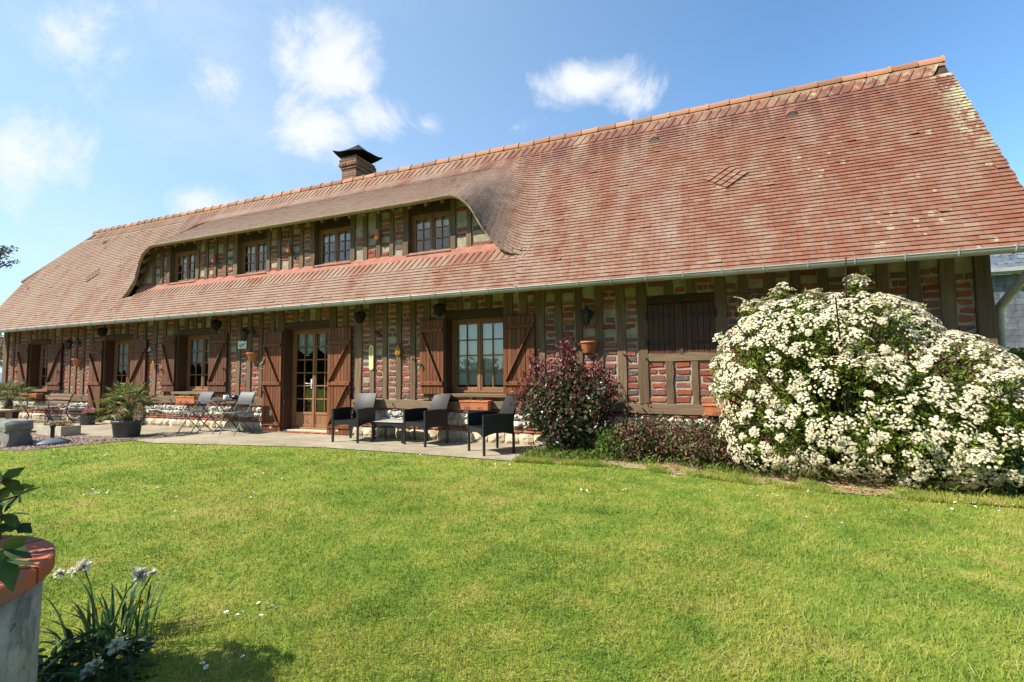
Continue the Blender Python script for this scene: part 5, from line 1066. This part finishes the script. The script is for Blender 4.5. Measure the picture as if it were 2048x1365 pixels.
mb.lathe([(RW-.205, .562), (RW-.002, .562), (RW+.0, .608), (RW-.205, .611)], wc, 64, 1); mb.build('brick_rim', [mat('flat_red_rim_brick', (.40, .095, .040), (.22, .115, .085), 5, .85, rnd=.25, bump=.3, bscale=45), M_MORTAR], t)
mb = MB(); mb.lathe([(RW-.2, .555), (0, .59)], wc, 32); mb.build('soil', M_SOIL, t)
t = thing('rose_plant', 'dark leafy plant growing out of the brick rimmed well', 'plant', (wc[0], wc[1], .58)); mb = MB(); lv = MB()
tips = [W(20, 975, .80), W(40, 990, .84), W(8, 1030, .78), W(36, 1052, .82), W(5, 962, .76), W(8, 1100, .62), W(-30, 1000, .8), W(12, 1118, .60)]+[Vector((wc[0]+random.gauss(-.30, .10), wc[1]+random.gauss(-.02, .12), random.uniform(.75, 1.05))) for _ in range(14)]
for q in tips:
    b = Vector((wc[0]+random.gauss(0, .06), wc[1]+random.gauss(0, .06), .57)); m = b.lerp(q, .55)+Vector((0, 0, .06)); mb.tube([b, m, q], [.008, .006, .003], 6)
    for u in np.linspace(.6, 1, 4):
        c = np.array(m.lerp(q, (u-.5)*2)); d0 = np.array((q-m).normalized())
        for k in range(3): fine_leaves(lv, c[None], (d0*.4+rng.normal(size=3)*.7+[0, 0, -.1])[None], random.uniform(.045, .07), .034, fold=.05, tooth=.10)
C, d = blob_points(1500, [(-2.78, .72, .96, .30, .22, .30), (-3.0, .55, .88, .3, .25, .3)], .2); fine_leaves(lv, C, rng.normal(size=C.shape)+[0, 0, -.1], rng.uniform(.05, .075, len(C)), .038, fold=.05, tooth=.10)  # extra unseen leaves left of the plant, added to cast the lawn shadow
mb.build('stem', M_TWIG, t); lv.build('foliage', leafmat('dark_rose_leaf', (.030, .060, .018), (.05, .09, .022), .15, .35), t)
# narcissus clump
p = (-2.60, 1.40, 0); t = thing('narcissus_clump', 'clump of white double narcissus with strap leaves at the foot of the well', 'narcissus', p); mb = MB(); straps(mb, p, 52, .30, .014, .62, .16); mb.build('foliage', M_STRAP, t)
M_NARC = mat('white_narcissus_petal', (.80, .78, .66), (.72, .68, .50), 18, .6, transl=.35, spec=.15); st = MB()
for (px, py, y, s_, n) in ((166, 1132, 1.36, .046, 70), (146, 1142, 1.38, .034, 34), (282, 1148, 1.36, .048, 70), (306, 1146, 1.38, .030, 26), (120, 1146, 1.38, .036, 34), (232, 1290, 1.26, .044, 60), (192, 1328, 1.18, .042, 60), (172, 1348, 1.16, .032, 34)):
    q = W(px, py, y); b = Vector((-2.60+random.gauss(0, .07), 1.40+random.gauss(0, .05), 0)); st.tube([b, b.lerp(q, .6)+Vector((0, 0, .05)), q], [.004, .004, .003], 6)
    fl = MB(); face = np.array([.3, -.75, .25])+rng.normal(size=3)*.3; D_ = rng.normal(size=(n, 3))*.85+face*.8; fine_leaves(fl, np.tile(np.array(q), (n, 1)), D_, rng.uniform(.5, 1.0, n)*s_, s_*.50, fold=.06, droop=.1); fl.build('flower_head', M_NARC, t)
st.build('stem', M_LEAF, t)
dandelion(Vector((-2.78, 1.42, 0)), .115, 'yellow dandelion between the narcissus and the well', .026); dandelion(Vector((-2.62, 1.52, 0)), .13, 'yellow dandelion behind the well\'s wall among narcissus leaves', .024)
t = thing('leafy_plant', 'dark lance leaved plant in the shade at the foot of the well', 'plant', (-2.2, .98, 0)); mb = MB(); n = 420; a = rng.random(n)*6.28; r = np.sqrt(rng.random(n)); q_ = rng.random(n) < .5; C = np.stack([np.where(q_, -2.42, -1.98)+.26*r*np.cos(a), np.where(q_, 1.22, .92)+.17*r*np.sin(a), rng.uniform(.0, .17, n)*(1.1-r*.7)], 1); fine_leaves(mb, C, rng.normal(size=(n, 3))*[1, 1, .5]+[0, 0, .5], rng.uniform(.06, .12, n), .022, droop=.25); mb.build('foliage', M_DKLEAF, t)

# ------------------------------------------------------------------ background
def crown_tree(name, label, base, h, blobs, n, size, m, trunk_r=.25, cat='tree', group=None):
    t = thing(name, label, cat, base, group); b = Vector(base); mb = MB(); mb.tube([b, b+Vector((.1, 0, h*.3)), b+Vector((0, .1, h*.6)), b+Vector((.1, 0, h*.9))], [trunk_r, trunk_r*.75, trunk_r*.5, trunk_r*.12], 9)
    for q in blobs: c = Vector(q[:3]); s0 = b+Vector((0, 0, min(c.z*.65, h*.6))); mb.tube([s0, s0.lerp(c, .6)+Vector((0, 0, .2)), c], [trunk_r*.35, trunk_r*.2, trunk_r*.07], 6)
    mb.build('trunk', M_TWIG, t); C, d = blob_points(n, blobs, .35); mb = MB(); leaves(mb, C+rng.normal(size=C.shape)*size*.6, rng.normal(size=(n, 3))+[0, 0, .1], size*rng.uniform(.6, 1.2, n), size*.55, fold=.1); mb.build('crown', m, t); return t
M_TREE1 = leafmat('dark_conifer_foliage', (.025, .045, .020), (.050, .075, .028), .15, .5, 1.5); M_TREE2 = leafmat('yellow_green_foliage', (.10, .15, .025), (.17, .20, .04), .3, .45, 1.5); M_RED = leafmat('red_brown_foliage', (.22, .10, .04), (.12, .13, .03), .3, .5, 1.0); M_HEDGE = leafmat('golden_hedge_leaf', (.20, .19, .02), (.11, .14, .02), .3, .45, 2)
wt = lambda px, py, y: tuple(W(px, py, y))
q1 = [W(px, py, 15) for px, py in ((-6, 508), (-36, 535), (14, 500), (10, 528), (24, 522), (-80, 480), (-150, 440), (-20, 463), (-110, 540))]
crown_tree('conifer', 'tall dark tree beyond the house\'s far left end', (W(-150, 700, 15).x, 15, 0), 10.5, [(q.x, q.y, q.z, *s_) for q, s_ in zip(q1, ((.55, .5, .35), (.8, .6, .35), (.40, .4, .22), (.35, .3, .12), (.28, .3, .09), (1.4, 1.2, .9), (2.0, 1.6, 1.6), (.35, .3, .12), (1.2, 1.0, .5)))], 5200, .17, M_TREE1)
q2 = W(2, 690, 14); crown_tree('shrubby_tree', 'small green and rust coloured tree behind the house\'s left corner', (q2.x-.8, 14, 0), 3.6, [(q2.x-.3, 14, 3.0, 1.0, .8, .65), (q2.x-.4, 14.2, 2.3, 1.0, .8, .6), (q2.x-1.6, 14.2, 2.9, 1.2, 1.0, 1.0)], 2600, .14, M_RED, .1)
hq = MB(); t = thing('garden_hedge', 'golden green hedge behind the white flowering bush', 'hedge', (7.5, 11.5, 0)); n = 20000; C = np.stack([rng.uniform(4.2, 13, n), 11.5+rng.uniform(-.45, .45, n), rng.uniform(0, 1.55, n)], 1); sh = (np.abs(C[:, 1]-11.5) > .3) | (C[:, 2] > 1.3) | (rng.random(n) < .3); C = C[sh]; n = len(C); leaves(hq, C, rng.normal(size=(n, 3))+[0, -.3, .4], rng.uniform(.07, .13, n), .06); hq.build('foliage', M_HEDGE, t); mb = MB()
for x in np.arange(4.4, 13, .5): mb.tube([(x, 11.5, 0), (x+.05, 11.5, .7), (x, 11.5, 1.2)], [.03, .02, .01], 5)
mb.build('stem', M_TWIG, t)
crown_tree('garden_tree', 'leafy green tree behind the slate building', (13.0, 23.0, 0), 8, [(12.6, 23, 5.6, 2.0, 1.6, 1.7), (14.5, 23, 4.6, 2.0, 1.6, 2.0), (12.0, 23, 3.4, 1.2, 1.2, 1.2), (16, 23.5, 6, 2.2, 2, 2)], 6500, .22, M_TREE2)
t = thing('slate_annex', 'grey slate hung building with a slate roof behind the house\'s right end', 'building', (7, 20, 0)); mb = MB(); bx0, bx1, by0, by1 = 4.0, 9.6, 20.0, 26.0; mb.box(bx0, bx1, by0, by1, 0, 4.20); mb.build('wall', mat('pale_slate_cladding', (.16, .175, .20), (.13, .145, .165), 3, .6, spec=.4), t)
mb = MB(); 
for z in np.arange(0, 4.2, .20):
    x = bx0-random.random()*.2
    while x < bx1: x1 = min(x+.24, bx1); mb.box(max(x, bx0), x1-.006, by0-.012-random.random()*.006, by0, z, z+.192); x += .24
mb.build('slate_hanging', M_SLATE, t); mb = MB(); mb.box(bx0-.2, bx1+.25, by0-.35, by0-.02, 4.20, 4.30); mb.box(bx0-.2, bx1+.28, by0-.42, by0-.36, 4.24, 4.36); mb.build('eaves', M_ZINC, t); mb = MB()
for k in range(22):
    y = by0-.38+k*.16; z = 4.36+k*.16; x = bx0-.2-random.random()*.2
    while x < bx1+.2: mb.add([(max(x, bx0-.2), y, z), (min(x+.235, bx1+.25), y, z), (min(x+.235, bx1+.25), y+.19, z+.16), (max(x, bx0-.2), y+.19, z+.16)], [(0, 1, 2, 3)]); x += .24
mb.box(bx0, bx1, by0+3.1, by0+3.3, 4.2, 7.7); mb.build('roof', M_SLATE, t)
# parked car beyond the left end
cq = W(6, 782, 13.0); t = thing('parked_car', 'silver car parked beyond the house\'s left end', 'car', (cq.x-1.9, 13.0, 0)); cx = cq.x-1.85; prof = [(-2.0, .45), (-1.98, .75), (-1.25, .92), (-.75, 1.38), (.35, 1.46), (1.25, 1.32), (1.85, .95), (2.02, .80), (2.02, .42), (1.6, .28), (-1.7, .28)]
mb = MB(); P = [[(cx+a, 13+y, z if z < .8 else .8+(z-.8)*(1-.06*abs(y)**2)) for a, z in prof+[prof[0]]] for y in (-.82, -.78, -.5, 0, .5, .78, .82)]; P[0] = [(cx+a*.97, 13-.84, .3+(min(z, 1.0)-.3)*.93) for a, z in prof+[prof[0]]]; P[-1] = [(cx+a*.97, 13+.84, .3+(min(z, 1.0)-.3)*.93) for a, z in prof+[prof[0]]]; mb.grid(P); mb.add(P[0][:-1]+P[-1][:-1], [tuple(range(11)), tuple(range(21, 10, -1))]); mb.build('body', mat('silver_blue_paint', (.36, .42, .50), (.33, .39, .46), rough=.3, spec=.6, metal=.3), t)
mb = MB()
for a in ([(-1.1, .98), (-.72, 1.32), (-.1, 1.39), (-.1, .98)], [(0, .98), (0, 1.39), (.4, 1.39), (1.1, 1.28), (1.45, .98)]): mb.add([(cx+x, 13-.80-.035*(1.4-z)*2, z) for x, z in a], [tuple(range(len(a)))])
mb.build('window', mat('dark_car_glass', (.03, .04, .05), rough=.1, spec=.7), t)
for x in (-1.25, 1.3): mb = MB(); mb.tube([(cx+x, 13-.86, .31), (cx+x, 13-.66, .31)], .31, 20); mb.tube([(cx+x, 13-.865, .31), (cx+x, 13-.86, .31)], .19, 14, 1); mb.build('wheel', [M_BLKMET, M_ZINC], t)
# unseen trees behind the photographer, mirrored in the panes, raised to block sky light
mb = MB(); n = 14000; x = rng.uniform(-60, 45, n); hh = np.where(x < -27, 10.0, np.where(x < -11, .8, 11.0))+1.2*np.sin(x*.41)*np.sin(x*.93+1); z = rng.random(n)**.8*hh; C = np.stack([x, np.where(x > -11, -14., -19.)+rng.uniform(-1.5, 1.5, n)-z*.1, z], 1); leaves(mb, C, rng.normal(size=(n, 3)), rng.uniform(.9, 1.6, n), .9); o = mb.build('tree_belt', leafmat('tree_belt_leaf', (.05, .075, .02), (.08, .10, .03), .2, .4, 1)); tag(o, 'unseen belt of trees mirrored in the dormer windows, raised to block sky light', 'trees', kind='stuff')

# ------------------------------------------------------------------ lawn blades and daisies
n = 300000; rr = 1.05*np.exp(rng.random(n)*math.log(13.5/1.05)); th = rng.uniform(R_(-62), R_(78), n)   # angle left of +Y
x = -rr*np.sin(th); y = rr*np.cos(th); wob = .05*np.sin(x*9)+.035*np.sin(x*23+1); k = (y < edge_y(x)+wob+np.where(x > -2.4, np.abs(rng.normal(0, .30, n))*(np.sin(x*5)+np.sin(x*11.3+2)+rng.normal(size=n)*.6 > -.3), np.where(x < -9.6, np.abs(rng.normal(0, .07, n)), 0))) & (((x-wc[0])**2+(y-wc[1])**2) > .49**2) & (y > -.5); x, y, rr = x[k], y[k], rr[k]; n = len(x)
L = rng.uniform(.022, .045, n)*(1+.25*np.sin(x*2.1+y)*np.sin(y*2.7)); wd = .0016+.00125*rr; az = rng.random(n)*6.28; lean = np.abs(rng.normal(0, .80, n)).clip(0, 1.4); D_ = np.stack([np.sin(lean)*np.cos(az), np.sin(lean)*np.sin(az), np.cos(lean)], 1); C = np.stack([x, y, np.full(n, -.012)], 1)
S = unit(np.cross(D_, rng.normal(size=(n, 3)))); tip = C+D_*L[:, None]; V = np.stack([C-S*wd[:, None]/2, C+S*wd[:, None]/2, tip], 1).reshape(-1, 3); mb = MB(); mb.add(V, np.arange(3*n).reshape(n, 3), 0, rng.random(n))
k2 = 26000; r2 = 1.2+4.6*rng.random(k2)**1.3; t2 = rng.uniform(R_(-55), R_(75), k2); C = np.stack([-r2*np.sin(t2), r2*np.cos(t2), np.full(k2, -.008)], 1); ok = (C[:, 1] < edge_y(C[:, 0])) & (((C[:, 0]-wc[0])**2+(C[:, 1]-wc[1])**2) > .25); C = C[ok]; k2 = len(C)
a2 = rng.normal(0, .9, k2)+np.sin(C[:, 0]*1.3)*1.5; le = rng.uniform(.25, 1.25, k2); D2 = np.stack([np.sin(le)*np.cos(a2), np.sin(le)*np.sin(a2), np.cos(le)], 1); straight = rng.uniform(.04, .075, k2); S2 = unit(np.cross(D2, rng.normal(size=(k2, 3))))*.0016
m_ = C+D2*straight[:, None]*.55; e_ = C+D2*straight[:, None]; e_[:, 2] -= straight*.22; V = np.stack([C-S2, C+S2, m_+S2*.8, m_-S2*.8, e_], 1).reshape(-1, 3); b5 = (np.arange(k2)*5)[:, None]; rn2 = .3+.7*rng.random(k2); mb.add(V, b5+np.array([0, 1, 2, 3]), 0, rn2); mb.add(V, b5+np.array([3, 2, 4]), 0, rn2)
k4 = 42000; x4 = rng.uniform(-2.5, 4.4, k4); v4 = np.abs(rng.normal(0, .22, k4)); y4 = edge_y(x4)-.06+v4; ok = (np.sin(x4*2.9+1)+np.sin(x4*7.7)+.8*np.sin(x4*17+y4*9)+rng.normal(size=k4)*.5 > -.1+v4*2.2); C = np.stack([x4, y4, np.full(k4, -.004)], 1)[ok]; k4 = len(C); le = np.abs(rng.normal(0, .6, k4)).clip(0, 1.4); a4 = rng.random(k4)*6.28
leaves(mb, C, np.stack([np.sin(le)*np.cos(a4), np.sin(le)*np.sin(a4), np.cos(le)], 1), rng.uniform(.03, .07, k4), .007, rnd=.2+.8*rng.random(k4), fold=.02)
k3 = 30000; cx_ = rng.uniform(-7, 4.5, 260); cy_ = rng.uniform(1.3, 5.5, 260); pk = rng.integers(0, 260, k3); C = np.stack([cx_[pk]+rng.normal(0, .09, k3), cy_[pk]+rng.normal(0, .07, k3), rng.uniform(.012, .03, k3)], 1); ok = (C[:, 1] < edge_y(C[:, 0])) & (((C[:, 0]-wc[0])**2+(C[:, 1]-wc[1])**2) > .25); C = C[ok]; k3 = len(C)
leaves(mb, C, rng.normal(size=(k3, 3))*[1, 1, .25], rng.uniform(.008, .014, k3), .011, rnd=rng.random(k3)*.12, fold=.05); o = mb.build('lawn_grass', M_BLADE); tag(o, 'short mown green lawn grass in front of the house', 'grass', kind='stuff')
dm = MB(); dm.lathe([(.0035, .030), (.0055, .034), (.0115, .0365), (.0125, .036)], (0, 0, 0), 10, 0); dm.lathe([(0, .0375), (.003, .037), (.0042, .034)], (0, 0, 0), 8, 1); dm.tube([(0, 0, -.01), (0, 0, .032)], .0012, 4, 2)
d0 = dm.build('daisy', [mat('daisy_white', (.82, .81, .79), (.78, .74, .74), transl=.2), M_YEL, M_LEAF]); tag(d0, 'small white daisy in the mown lawn', 'daisy', 'white daisies scattered in the lawn')
CLU = [(330, 903, 130, 8, 70), (680, 908, 110, 7, 30), (195, 990, 22, 6, 9), (330, 975, 25, 12, 10), (235, 988, 5, 3, 2), (345, 1030, 4, 8, 3), (1172, 985, 14, 3, 5), (1240, 988, 5, 3, 3), (1196, 1004, 4, 2, 1), (1518, 993, 18, 4, 6), (1620, 987, 10, 3, 3), (1640, 1045, 30, 8, 6), (1680, 1057, 12, 5, 3), (1950, 1012, 70, 10, 22), (1087, 1157, 2, 2, 1), (470, 1231, 16, 3, 3), (550, 1226, 25, 8, 5), (488, 1320, 3, 2, 1), (405, 1345, 6, 6, 2), (60, 988, 4, 4, 1), (900, 922, 60, 5, 8), (1030, 935, 30, 5, 6), (270, 1285, 22, 14, 8), (480, 970, 60, 20, 6), (1300, 960, 70, 8, 9), (1750, 1030, 60, 20, 4), (560, 1000, 60, 30, 2), (130, 905, 60, 6, 14), (250, 1300, 10, 6, 3)]
first = True
for (px, py, sx, sy, m) in CLU:
    for _ in range(m):
        q = G(px+random.gauss(0, sx), max(py+random.gauss(0, sy), 880))
        if q.y > float(edge_y(q.x))-.03 or (q.x-wc[0])**2+(q.y-wc[1])**2 < .30: continue
        o = d0 if first else d0.copy()
        if not first: COL.objects.link(o)
        first = False; o.location = (q.x, q.y, 0); s_ = random.uniform(.6, .95); o.scale = (s_, s_, s_); o.rotation_euler = (random.gauss(.25, .25), random.gauss(-.15, .25), random.random()*6)
